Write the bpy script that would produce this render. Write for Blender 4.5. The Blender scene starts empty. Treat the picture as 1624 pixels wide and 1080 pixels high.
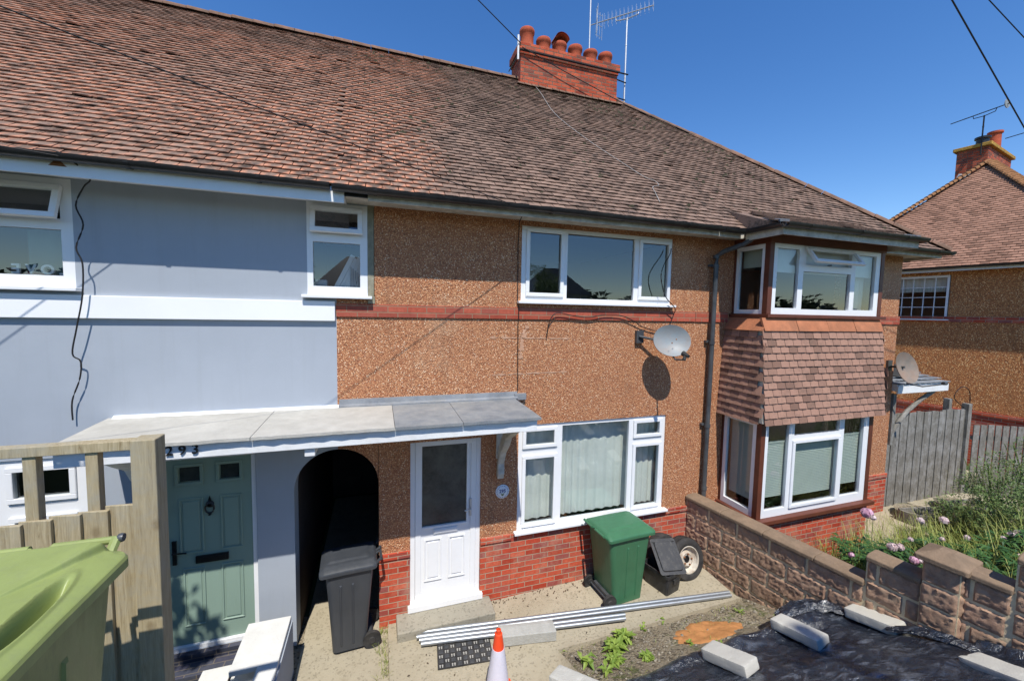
import bpy, bmesh, math, random
from math import sin, cos, pi, radians as R, atan2, sqrt
from mathutils import Vector, Matrix, noise
random.seed(7)
SC = bpy.context.scene
COL = SC.collection

# ------------------------------------------------------------------ camera, sky, sun, exposure
cam = bpy.data.cameras.new('camera')
cam_o = bpy.data.objects.new('camera', cam); COL.objects.link(cam_o)
yaw, pit, rol = R(18.37991), R(-4.00409), R(1.12794)
f_ = Vector((sin(yaw)*cos(pit), cos(yaw)*cos(pit), sin(pit)))
r_ = Vector((cos(yaw), -sin(yaw), 0)); u_ = r_.cross(f_)
rr = cos(rol)*r_ + sin(rol)*u_; uu = -sin(rol)*r_ + cos(rol)*u_
cam_o.matrix_world = Matrix(((rr.x, uu.x, -f_.x, 0), (rr.y, uu.y, -f_.y, -5.0), (rr.z, uu.z, -f_.z, 3.93), (0, 0, 0, 1)))
cam.sensor_width = 36; cam.lens = 36*640/1624; cam.clip_end = 2000; cam.clip_start = 0.05
SC.camera = cam_o
SUN_DIR = Vector((-.15, -1, 1.65)).normalized()       # towards the sun
w = bpy.data.worlds.new('World'); SC.world = w; w.use_nodes = True
nt = w.node_tree; bg = nt.nodes['Background']
sky = nt.nodes.new('ShaderNodeTexSky'); sky.sky_type = 'NISHITA'; sky.sun_disc = False
sky.sun_elevation = math.asin(SUN_DIR.z); sky.sun_rotation = atan2(SUN_DIR.x, SUN_DIR.y)
sky.air_density = 1.0; sky.dust_density = 0.0; sky.ozone_density = 2.0; sky.altitude = 50
hs = nt.nodes.new('ShaderNodeHueSaturation'); hs.inputs['Saturation'].default_value = 1.30; hs.inputs['Hue'].default_value = .508; nt.links.new(sky.outputs[0], hs.inputs['Color']); nt.links.new(hs.outputs[0], bg.inputs[0]); bg.inputs[1].default_value = 0.15
sl = bpy.data.lights.new('sun', 'SUN'); sl.energy = 4.75; sl.angle = R(.53); sl.color = (1, .955, .88)
so = bpy.data.objects.new('sun', sl); COL.objects.link(so); so.location = (-3, -20, 33)
so.rotation_euler = SUN_DIR.to_track_quat('Z', 'Y').to_euler()
SC.view_settings.view_transform = 'Standard'; SC.view_settings.look = 'None'
SC.view_settings.exposure = 0.24; SC.view_settings.gamma = 1
SC.cycles.max_bounces = 6; SC.cycles.diffuse_bounces = 3; SC.cycles.glossy_bounces = 3
SC.cycles.transparent_max_bounces = 12; SC.cycles.caustics_reflective = False; SC.cycles.caustics_refractive = False

# ------------------------------------------------------------------ materials
def lin(r, g, b):
    f = lambda c: (c/255/12.92 if c/255 <= .04045 else ((c/255+.055)/1.055)**2.4)
    return (f(r), f(g), f(b))
class NT:
    def __init__(s, name):
        s.mat = bpy.data.materials.new(name); s.mat.use_nodes = True
        s.t = s.mat.node_tree; s.n = s.t.nodes; s.l = s.t.links
        s.b = s.n['Principled BSDF']; s.tc = s.n.new('ShaderNodeTexCoord')
    def new(s, t, **k):
        n = s.n.new(t)
        for a, v in k.items(): setattr(n, a, v)
        return n
    def put(s, sock, v):
        if isinstance(v, bpy.types.NodeSocket): s.l.new(v, sock)
        elif isinstance(v, (tuple, list)) and len(v) == 3 and sock.type == 'RGBA': sock.default_value = (*v, 1)
        else: sock.default_value = v
    def noise(s, scale, detail=4, rough=.6, vec=None, dist=0):
        n = s.new('ShaderNodeTexNoise'); n.inputs['Scale'].default_value = scale
        n.inputs['Detail'].default_value = detail; n.inputs['Roughness'].default_value = rough; n.inputs['Distortion'].default_value = dist
        s.l.new(vec or s.tc.outputs['Object'], n.inputs['Vector']); return n.outputs['Fac']
    def voro(s, scale, vec=None, feature='F1'):
        n = s.new('ShaderNodeTexVoronoi', feature=feature); n.inputs['Scale'].default_value = scale
        s.l.new(vec or s.tc.outputs['Object'], n.inputs['Vector']); return n
    def ramp(s, fac, stops, interp='LINEAR'):
        n = s.new('ShaderNodeValToRGB'); n.color_ramp.interpolation = interp; e = n.color_ramp.elements
        while len(e) < len(stops): e.new(.5)
        for i, (p, c) in enumerate(stops):
            e[i].position = p; e[i].color = (*c, 1) if isinstance(c, (tuple, list)) else (c, c, c, 1)
        s.l.new(fac, n.inputs[0]); return n.outputs[0]
    def mix(s, fac, a, b, blend='MIX'):
        n = s.new('ShaderNodeMix', data_type='RGBA', blend_type=blend)
        s.put(n.inputs[0], fac); s.put(n.inputs[6], a); s.put(n.inputs[7], b); return n.outputs[2]
    def math(s, op, a, b=0., c=None):
        n = s.new('ShaderNodeMath', operation=op); s.put(n.inputs[0], a); s.put(n.inputs[1], b)
        if c is not None: s.put(n.inputs[2], c)
        return n.outputs[0]
    def maps(s, vec, scale=(1, 1, 1), loc=(0, 0, 0), rot=(0, 0, 0)):
        n = s.new('ShaderNodeMapping'); s.l.new(vec, n.inputs[0]); n.inputs[1].default_value = loc
        n.inputs[2].default_value = rot; n.inputs[3].default_value = scale; return n.outputs[0]
    def bump(s, h, strength=.5, dist=.01, normal=None):
        n = s.new('ShaderNodeBump'); n.inputs['Strength'].default_value = strength; n.inputs['Distance'].default_value = dist
        s.l.new(h, n.inputs['Height'])
        if normal is not None: s.l.new(normal, n.inputs['Normal'])
        s.l.new(n.outputs[0], s.b.inputs['Normal']); return n.outputs[0]
    def attr(s, name):
        n = s.new('ShaderNodeAttribute'); n.attribute_name = name; sp = s.new('ShaderNodeSeparateColor')
        s.l.new(n.outputs['Color'], sp.inputs[0]); return sp.outputs
    def fin(s, col, rough=.7, spec=.5, metal=0):
        s.put(s.b.inputs['Base Color'], col); s.put(s.b.inputs['Roughness'], rough)
        s.put(s.b.inputs['Specular IOR Level'], spec); s.put(s.b.inputs['Metallic'], metal); return s.mat

def simple(name, c, rough=.6, var=.12, vs=3., bump=.1, bs=60, spec=.4, metal=0, dirt=None, dirt_amt=.3, stretch=None):
    m = NT(name); v = m.tc.outputs['Object']
    if stretch: v = m.maps(v, stretch)
    n1 = m.noise(vs, 5, .65, v); dk = tuple(x*(1-var) for x in c); lt = tuple(min(1, x*(1+var)) for x in c)
    col = m.ramp(n1, [(.3, dk), (.7, lt)])
    if dirt:
        n2 = m.noise(vs*.6, 8, .75, v); k = m.ramp(n2, [(.5-.1, 0.), (.5+.25, dirt_amt)])
        col = m.mix(k, col, dirt)
    if bump: m.bump(m.noise(bs, 4, .6, v), bump, .01)
    return m.fin(col, rough, spec, metal)

M = {}
def brick_mat(name, c1, c2, mortar, patch, grime=.35, ms=.006, soot=False):
    m = NT(name); uv = m.tc.outputs['UV']
    nz = m.new('ShaderNodeTexNoise'); nz.inputs['Scale'].default_value = 14; m.l.new(uv, nz.inputs['Vector'])
    uvd = m.new('ShaderNodeVectorMath', operation='MULTIPLY_ADD'); m.l.new(nz.outputs['Color'], uvd.inputs[0])
    uvd.inputs[1].default_value = (.006, .006, 0); m.l.new(uv, uvd.inputs[2])
    b = m.new('ShaderNodeTexBrick'); m.l.new(uvd.outputs[0], b.inputs['Vector'])
    b.inputs['Scale'].default_value = 1; b.inputs['Brick Width'].default_value = .225; b.inputs['Row Height'].default_value = .075
    b.inputs['Mortar Size'].default_value = ms; b.inputs['Mortar Smooth'].default_value = .25; b.inputs['Bias'].default_value = 0
    b.inputs['Color1'].default_value = (0, 0, 0, 1); b.inputs['Color2'].default_value = (1, 1, 1, 1); b.inputs['Mortar'].default_value = (.5, .5, .5, 1)
    sp = m.new('ShaderNodeSeparateColor'); m.l.new(b.outputs['Color'], sp.inputs[0])
    col = m.ramp(sp.outputs[0], [(0, c1), (.35, c2), (.6, tuple(x*.8 for x in c1)), (.8, patch), (1, c2)])
    n = m.noise(30, 6, .7); col = m.mix(m.ramp(n, [(.35, .0), (.75, .5)]), col, tuple(x*.45 for x in c1))
    n2 = m.noise(1.7, 6, .7); pale = m.ramp(n2, [(.5, 0.), (.72, grime)]); col = m.mix(pale, col, mortar)
    mo = m.mix(m.noise(8, 4), tuple(x*.55 for x in mortar), mortar)
    col = m.mix(b.outputs['Fac'], col, mo)
    so_ = m.noise(4.5, 8, .8); col = m.mix(m.ramp(so_, [(.5, 0.), (.66, .5 if soot else .3)]), col, tuple(x*.28 for x in c1) if soot else tuple(x*.5 for x in c1))
    h = m.math('SUBTRACT', m.math('MULTIPLY', n, .4), b.outputs['Fac']); m.bump(h, .7, .008)
    return m.fin(col, .85, .25)
M['brick'] = brick_mat('red_brick', lin(186, 70, 48), lin(202, 96, 68), lin(190, 168, 144), lin(150, 88, 82), .5)
M['band_brick'] = brick_mat('band_brick', lin(176, 82, 62), lin(188, 98, 76), lin(170, 138, 112), lin(160, 84, 70), .15)
M['chim_brick'] = brick_mat('chimney_brick', lin(178, 76, 50), lin(206, 100, 68), lin(128, 110, 94), lin(104, 66, 58), .25, .009, True)
M['blue_brick'] = brick_mat('blue_brick', lin(62, 66, 80), lin(78, 80, 92), lin(120, 112, 104), lin(70, 70, 86), .1)

def pebble(name, mul=(1.24, 1.21, 1.14), sc=95):
    m = NT(name)
    v = m.voro(sc); v2 = m.voro(sc*1.9)
    sp = m.new('ShaderNodeSeparateColor'); m.l.new(v.outputs['Color'], sp.inputs[0])
    a = lambda r, g, b: tuple(x*y for x, y in zip(lin(r, g, b), mul))
    col = m.ramp(sp.outputs[0], [(0, a(116, 76, 56)), (.15, a(176, 122, 86)), (.36, a(192, 140, 102)), (.55, a(156, 102, 72)), (.7, a(208, 164, 124)), (.88, a(234, 212, 184)), (.94, a(92, 76, 66)), (1, a(184, 126, 92))], 'CONSTANT')
    gap = m.ramp(v.outputs['Distance'], [(.35, 0.), (.75, 1.)])
    col = m.mix(gap, col, a(150, 96, 66))
    n = m.noise(.9, 7, .7); col = m.mix(m.ramp(n, [(.4, .0), (.75, .45)]), col, a(150, 104, 76))
    dr = m.noise(1.3, 6, .75, m.maps(m.tc.outputs['Object'], (3.5, 3.5, .35))); col = m.mix(m.ramp(dr, [(.54, 0.), (.72, .4)]), col, a(112, 84, 66))
    pl = m.noise(.55, 5, .6); col = m.mix(m.ramp(pl, [(.56, 0.), (.7, .3)]), col, a(200, 172, 142))
    h = m.math('SUBTRACT', 1., m.math('MULTIPLY', v.outputs['Distance'], v.outputs['Distance']))
    h2 = m.math('ADD', h, m.math('MULTIPLY', m.noise(sc*.4, 3), .6))
    m.bump(h2, .75, .012)
    return m.fin(col, .7, .35)
M['pebble'] = pebble('pebbledash')
M['pebble_dark'] = pebble('pebbledash_golden', (1.28, 1.16, .80), 60)

def tile_mat(name, base, orange, dark, zone, moss=.6, light=None):
    m = NT(name); r, g, b = m.attr('tint')[:3]      # r random per tile, g amount of bare clay, b closeness to a tile edge
    lt = light or tuple(x*1.35 for x in base)
    col = m.ramp(r, [(0, tuple(x*.62 for x in base)), (.3, base), (.7, tuple(x*1.15 for x in base)), (1, lt)])
    nn = m.noise(16, 6, .75)
    k = m.math('MULTIPLY', g, m.ramp(m.math('ADD', m.math('MULTIPLY', b, .55), m.math('MULTIPLY', nn, .7)), [(.54, 0.), (.84, 1.)]))
    col = m.mix(k, col, orange)
    n3 = m.noise(5, 8, .8); col = m.mix(m.ramp(n3, [(.5, 0.), (.62, moss)]), col, dark)
    n4 = m.noise(45, 5, .7); col = m.mix(m.ramp(n4, [(.58, 0.), (.75, .45)]), col, tuple(x*1.5 for x in base))
    m.bump(m.noise(40, 6, .7), .45, .008)
    return m.fin(col, .88, .2)
M['tile'] = tile_mat('clay_roof_tile', lin(124, 103, 90), lin(202, 136, 104), lin(62, 54, 48), 0, .85)
M['cap_clay'] = simple('orange_clay_cap', lin(176, 114, 82), .85, .18, 5, .4, 40, .2, dirt=lin(112, 84, 66), dirt_amt=.7)
M['tile_far'] = tile_mat('clay_roof_tile_far', lin(142, 108, 90), lin(180, 122, 92), lin(76, 62, 52), 0, .25)
M['tile_hang'] = tile_mat('clay_hung_tile', lin(150, 116, 100), lin(170, 124, 102), lin(116, 94, 82), 0, .5, lin(162, 126, 108))
M['ridge'] = simple('ridge_tile_clay', lin(128, 98, 82), .9, .3, 7, .6, 30, .2, dirt=lin(84, 74, 62), dirt_amt=.9)
M['lichen'] = simple('lichen_ridge', lin(148, 108, 74), .9, .35, 9, .6, 30, .2, dirt=lin(120, 80, 50), dirt_amt=.9)

m = NT('blue_grey_render'); n = m.noise(1.1, 8, .7); col = m.ramp(n, [(.3, lin(156, 163, 172)), (.7, lin(164, 171, 180))])
st = m.noise(1.6, 7, .7, m.maps(m.tc.outputs['Object'], (5, 5, .3))); col = m.mix(m.ramp(st, [(.52, 0.), (.75, .28)]), col, lin(142, 146, 150))
m.bump(m.math('ADD', m.noise(2.5, 4, .5), m.math('MULTIPLY', m.noise(160, 3, .7), .25)), .22, .02); M['render_blue'] = m.fin(col, .72, .3)
M['white'] = simple('white_upvc', (.80, .81, .82), .32, .03, 2, .02, 20, .5, dirt=(.62, .60, .55), dirt_amt=.22)
M['white_paint'] = simple('white_paint', (.78, .79, .79), .55, .06, 5, .15, 40, .4, dirt=(.48, .46, .40), dirt_amt=.35)
M['old_paint'] = simple('weathered_cream_paint', (.60, .57, .50), .8, .12, 9, .4, 60, .3, dirt=(.26, .22, .17), dirt_amt=.85)
M['white_render'] = simple('white_render_band', (.80, .81, .82), .7, .03, 1.4, .12, 90, .3)
M['cement'] = simple('cement', (.30, .28, .21), .9, .25, 8, .6, 80, .2, dirt=(.12, .12, .06), dirt_amt=.6)
M['black'] = simple('black_plastic_gutter', (.014, .014, .016), .35, .3, 6, .1, 40, .5, dirt=(.06, .055, .05), dirt_amt=.6)
M['gunmetal'] = simple('dark_grey_pipe', (.05, .055, .062), .4, .3, 6, .05, 40, .5, dirt=(.14, .14, .13), dirt_amt=.5)
M['rubber'] = simple('black_rubber', (.022, .022, .023), .75, .3, 10, .3, 60, .3, dirt=(.12, .11, .095), dirt_amt=.5)
M['brown'] = simple('brown_painted_timber', (.13, .038, .020), .5, .2, 6, .15, 60, .4, dirt=(.07, .03, .02), dirt_amt=.5)
M['green_door'] = simple('sage_green_door', (.24, .335, .275), .45, .04, 3, .1, 120, .4, stretch=(1, 1, .1))
M['iron'] = simple('black_iron', (.01, .01, .011), .4, .2, 20, .2, 80, .5)
M['clay_pot'] = simple('clay_pot', lin(178, 88, 62), .85, .18, 8, .3, 50, .2, dirt=lin(110, 66, 50), dirt_amt=.6)
M['galv'] = simple('galvanised_steel', (.36, .39, .42), .45, .12, 12, .1, 60, .5, metal=.75, dirt=(.4, .4, .38), dirt_amt=.4)
M['alu'] = simple('aluminium', (.55, .56, .57), .45, .1, 12, .05, 60, .5, metal=.6)
M['curtain'] = simple('net_curtain', (.80, .80, .74), .9, .08, 3, .1, 60, .1)
M['blind'] = simple('slatted_blind', (.50, .54, .48), .7, .06, 3, 0, 60, .2)
M['curtain_dark'] = simple('teal_curtain', (.10, .17, .17), .9, .2, 3, .1, 60, .1)
M['plaster'] = simple('room_plaster', (.30, .28, .26), .9, .05, 1, 0, 60, .1)
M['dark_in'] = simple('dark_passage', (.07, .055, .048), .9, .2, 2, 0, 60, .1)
M['frosted'] = simple('obscured_glass', (.035, .045, .045), .16, .5, 5, .25, 90, .6, dirt=(.10, .11, .10), dirt_amt=.7)
M['lead'] = simple('lead_sheet', (.20, .215, .235), .6, .25, 5, .3, 20, .4, dirt=(.36, .36, .34), dirt_amt=.6)
M['felt_pale'] = simple('pale_roof_slab', (.46, .445, .40), .85, .12, 4, .4, 40, .2, dirt=(.32, .30, .26), dirt_amt=.7)
M['felt_grey'] = simple('grey_roof_slab', (.175, .19, .205), .7, .15, 4, .4, 40, .3, dirt=(.42, .41, .37), dirt_amt=.6)
M['rust'] = simple('rust', (.25, .11, .05), .9, .3, 20, .3, 60, .2)
M['cable'] = simple('black_cable', (.02, .018, .018), .6, .2, 10, 0, 60, .3)
M['cable_white'] = simple('grey_cable', (.36, .35, .33), .6, .2, 10, 0, 60, .3)
M['paper'] = simple('boxes_and_papers', (.36, .42, .46), .6, .3, 8, 0, 60, .2)
M['pink'] = simple('pink_fabric', (.42, .04, .12), .9, .3, 12, .2, 60, .1)

m = NT('glass'); g = m.new('ShaderNodeBsdfGlossy'); g.inputs['Roughness'].default_value = .0; g.inputs['Color'].default_value = (.92, .96, 1, 1)
tr = m.new('ShaderNodeBsdfTransparent'); tr.inputs['Color'].default_value = (.80, .85, .84, 1)
fr = m.new('ShaderNodeLayerWeight'); fr.inputs['Blend'].default_value = .5
bn = m.new('ShaderNodeBump'); bn.inputs['Strength'].default_value = .012; bn.inputs['Distance'].default_value = .02
m.l.new(m.noise(2.2, 2, .5), bn.inputs['Height']); m.l.new(bn.outputs[0], g.inputs['Normal'])
k = m.math('ADD', m.math('MULTIPLY', m.math('POWER', fr.outputs['Facing'], 4.), .85), .12)
mx = m.new('ShaderNodeMixShader'); m.l.new(k, mx.inputs[0]); m.l.new(tr.outputs[0], mx.inputs[1]); m.l.new(g.outputs[0], mx.inputs[2])
m.l.new(mx.outputs[0], m.n['Material Output'].inputs[0]); M['glass'] = m.mat

def bin_mat(name, c, dirt, amt=.5, pale=1.5):
    m = NT(name); n1 = m.noise(2.5, 6, .7); col = m.ramp(n1, [(.3, tuple(x*.85 for x in c)), (.7, tuple(x*1.12 for x in c))])
    v = m.maps(m.tc.outputs['Object'], (6, 6, 1.0)); n2 = m.noise(3, 8, .8, v)
    col = m.mix(m.ramp(n2, [(.5, 0.), (.75, amt)]), col, dirt)
    sc = m.noise(30, 3, .8, m.maps(m.tc.outputs['Object'], (1, 9, 9), rot=(0, 0, .4)))
    col = m.mix(m.ramp(sc, [(.66, 0.), (.72, .25)]), col, tuple(min(.9, x*pale) for x in c))
    m.bump(m.noise(140, 3), .12, .004)
    return m.fin(col, m.ramp(n2, [(.3, .34), (.8, .6)]), .5)
M['bin_green'] = bin_mat('green_bin_plastic', (.045, .155, .075), (.05, .09, .05), .4)
M['bin_olive'] = bin_mat('olive_bin_plastic', (.265, .315, .10), (.19, .21, .11), .45, 1.25)
M['bin_olive_body'] = bin_mat('olive_bin_body', (.20, .25, .085), (.12, .12, .08), .8, 1.3)
M['bin_grey'] = bin_mat('dark_grey_bin_plastic', (.045, .05, .058), (.08, .08, .08), .4)
M['bin_black'] = bin_mat('black_box_plastic', (.022, .023, .025), (.12, .115, .10), .6, 3)

def wood_mat(name, c1, c2, dark, grey=None):
    m = NT(name); r = m.attr('tint')[0]
    off = m.new('ShaderNodeCombineXYZ'); m.l.new(m.math('MULTIPLY', r, 37.), off.inputs[0]); m.l.new(m.math('MULTIPLY', r, 11.), off.inputs[2])
    ad = m.new('ShaderNodeVectorMath', operation='ADD'); m.l.new(m.tc.outputs['Object'], ad.inputs[0]); m.l.new(off.outputs[0], ad.inputs[1])
    v = m.maps(ad.outputs[0], (14, 14, .9)); n = m.noise(4.5, 8, .7, v, 1.2)
    col = m.ramp(n, [(.28, dark), (.45, c1), (.65, c2), (.8, tuple(x*1.15 for x in c2))])
    kn = m.voro(5, m.maps(ad.outputs[0], (1, 1, .6))); col = m.mix(m.ramp(kn.outputs['Distance'], [(.05, .8), (.12, 0.)]), col, dark)
    col = m.mix(m.math('MULTIPLY', r, .4), col, c1)
    if grey: col = m.mix(m.ramp(m.noise(3, 6, .8), [(.45, 0.), (.65, .7)]), col, grey)
    m.bump(m.noise(9, 6, .7, v), .35, .006)
    return m.fin(col, .85, .2)
M['wood_new'] = wood_mat('treated_timber', lin(156, 142, 112), lin(182, 168, 138), lin(112, 94, 66), lin(152, 148, 134))
M['wood_grey'] = wood_mat('weathered_timber', lin(108, 104, 96), lin(142, 138, 130), lin(58, 52, 46), lin(160, 158, 154))
M['concrete_block'] = simple('concrete_block', (.50, .485, .43), .92, .08, 6, .5, 70, .2, dirt=(.38, .36, .31), dirt_amt=.4)
M['kerb'] = simple('kerb_concrete', (.40, .40, .37), .92, .12, 9, .5, 50, .2, dirt=(.26, .25, .22), dirt_amt=.5)
M['white_slab'] = simple('white_painted_slab', (.66, .655, .62), .8, .06, 6, .3, 60, .3, dirt=(.42, .40, .35), dirt_amt=.3)

def ground_mat(name, c1, c2, dark, spots=.5, bstr=.5):
    m = NT(name); n = m.noise(1.6, 9, .72); col = m.ramp(n, [(.3, c2), (.7, c1)])
    n2 = m.noise(9, 8, .75); col = m.mix(m.ramp(n2, [(.5, 0.), (.72, spots)]), col, dark)
    v = m.voro(55); sp = m.new('ShaderNodeSeparateColor'); m.l.new(v.outputs['Color'], sp.inputs[0])
    col = m.mix(m.ramp(sp.outputs[0], [(.85, 0.), (.9, .35)]), col, tuple(x*.5 for x in dark))
    st = m.noise(.8, 6, .7); col = m.mix(m.ramp(st, [(.52, 0.), (.68, .5)]), col, tuple(x*1.15 for x in dark))
    m.bump(m.math('ADD', m.noise(60, 6, .7), m.math('MULTIPLY', n2, .5)), bstr, .01)
    return m.fin(col, .93, .15)
M['path'] = ground_mat('old_concrete', (.44, .385, .28), (.34, .30, .22), (.22, .19, .13))
M['step'] = ground_mat('step_concrete', (.36, .33, .26), (.27, .25, .20), (.17, .155, .115), .4)
M['pavement'] = ground_mat('pavement_asphalt', (.16, .155, .15), (.12, .118, .115), (.08, .08, .08))
M['road'] = ground_mat('road_asphalt', (.07, .07, .07), (.05, .05, .05), (.035, .035, .035))

m = NT('soil_and_gravel'); n = m.noise(2.2, 9, .75)
col = m.ramp(n, [(.3, (.20, .16, .11)), (.55, (.32, .27, .19)), (.75, (.42, .37, .28))])
v = m.voro(38); sp = m.new('ShaderNodeSeparateColor'); m.l.new(v.outputs['Color'], sp.inputs[0])
col = m.mix(m.ramp(sp.outputs[0], [(.82, 0.), (.88, .5)]), col, (.36, .33, .27)); col = m.mix(m.ramp(sp.outputs[1], [(.8, 0.), (.85, .7)]), col, (.07, .06, .045))
ng = m.noise(3.1, 7, .8); col = m.mix(m.ramp(ng, [(.54, 0.), (.64, .75)]), col, (.10, .13, .035))
m.bump(m.math('ADD', m.noise(30, 8, .8), m.math('MULTIPLY', v.outputs['Distance'], -.6)), .9, .03); M['soil'] = m.fin(col, .95, .1)
m = NT('rough_verge'); n = m.noise(.9, 8, .7); col = m.ramp(n, [(.3, (.035, .055, .02)), (.7, (.075, .095, .035))]); M['verge'] = m.fin(col, .95, .1)
M['moss'] = simple('roof_moss', (.045, .042, .026), .95, .4, 30, .5, 60, .1)
M['sand'] = simple('orange_sand', lin(188, 132, 84), .95, .2, 12, .5, 90, .1, dirt=lin(150, 112, 70), dirt_amt=.6)

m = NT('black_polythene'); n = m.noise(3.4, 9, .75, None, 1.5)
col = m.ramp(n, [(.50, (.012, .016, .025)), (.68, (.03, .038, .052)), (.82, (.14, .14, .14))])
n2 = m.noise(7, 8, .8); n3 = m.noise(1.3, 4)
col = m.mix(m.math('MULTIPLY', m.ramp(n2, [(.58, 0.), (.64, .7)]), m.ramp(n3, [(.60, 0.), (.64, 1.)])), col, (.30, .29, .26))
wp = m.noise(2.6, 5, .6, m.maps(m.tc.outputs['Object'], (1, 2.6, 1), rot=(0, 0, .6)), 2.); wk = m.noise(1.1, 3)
col = m.mix(m.math('MULTIPLY', m.ramp(wp, [(.50, 0.), (.66, .75)]), m.ramp(wk, [(.42, .15), (.6, 1.)])), col, (.20, .225, .27))  # bluish-white streaks: dust plus glossy sky sheen painted into the colour
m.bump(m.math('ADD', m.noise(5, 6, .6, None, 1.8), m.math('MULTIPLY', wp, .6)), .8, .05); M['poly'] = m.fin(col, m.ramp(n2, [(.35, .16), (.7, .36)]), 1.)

m = NT('rock_face_block'); r = m.attr('tint')[0]; n = m.noise(9, 8, .75)
col = m.ramp(n, [(.3, lin(124, 98, 84)), (.5, lin(168, 136, 114)), (.72, lin(196, 166, 138))])
col = m.mix(m.math('MULTIPLY', r, .5), col, lin(150, 122, 98)); gl_ = m.noise(3, 7, .8); col = m.mix(m.ramp(gl_, [(.55, 0.), (.68, .5)]), col, lin(128, 124, 108)); m.bump(m.noise(40, 9, .75), .55, .015); M['rock'] = m.fin(col, .92, .15)
M['mortar'] = simple('sandy_mortar', lin(214, 194, 158), .95, .15, 9, .5, 60, .1)
M['coping'] = simple('coping_stone', lin(134, 114, 94), .92, .18, 6, .6, 40, .15, dirt=lin(92, 82, 70), dirt_amt=.6)

def leaf_mat(name, c1, c2, rough=.55, trans=.25):
    m = NT(name); r = m.attr('tint')[0]; col = m.mix(r, c1, c2); n = m.noise(12, 3); col = m.mix(m.math('MULTIPLY', n, .35), col, tuple(x*.6 for x in c1))
    m.fin(col, rough, .35)
    tl = m.new('ShaderNodeBsdfTranslucent'); m.l.new(col, tl.inputs[0]); mx = m.new('ShaderNodeMixShader'); mx.inputs[0].default_value = trans
    m.l.new(m.b.outputs[0], mx.inputs[1]); m.l.new(tl.outputs[0], mx.inputs[2]); m.l.new(mx.outputs[0], m.n['Material Output'].inputs[0]); return m.mat
M['leaf'] = leaf_mat('weed_leaf', (.16, .26, .04), (.32, .42, .08))
M['peony_leaf'] = leaf_mat('peony_leaf', (.035, .10, .03), (.10, .20, .05), .38)
M['bush_leaf'] = leaf_mat('shrub_leaf', (.08, .15, .04), (.22, .30, .10))
M['grass'] = leaf_mat('tall_grass', (.19, .27, .045), (.42, .42, .12))
M['straw'] = leaf_mat('dry_seed_head', (.30, .27, .15), (.44, .38, .22))
M['stem'] = simple('green_stem', (.13, .17, .05), .7, .3, 12, .1)
M['bark'] = simple('bark', (.12, .09, .06), .9, .3, 12, .8, 30, .1)
M['petal'] = leaf_mat('peony_petal', (.72, .38, .52), (.82, .58, .68), .6, .3)
M['petal_pale'] = leaf_mat('pale_peony_petal', (.80, .62, .60), (.86, .74, .74), .6, .3)
M['far_leaf'] = leaf_mat('far_leaf', (.025, .04, .018), (.05, .07, .03))
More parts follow.
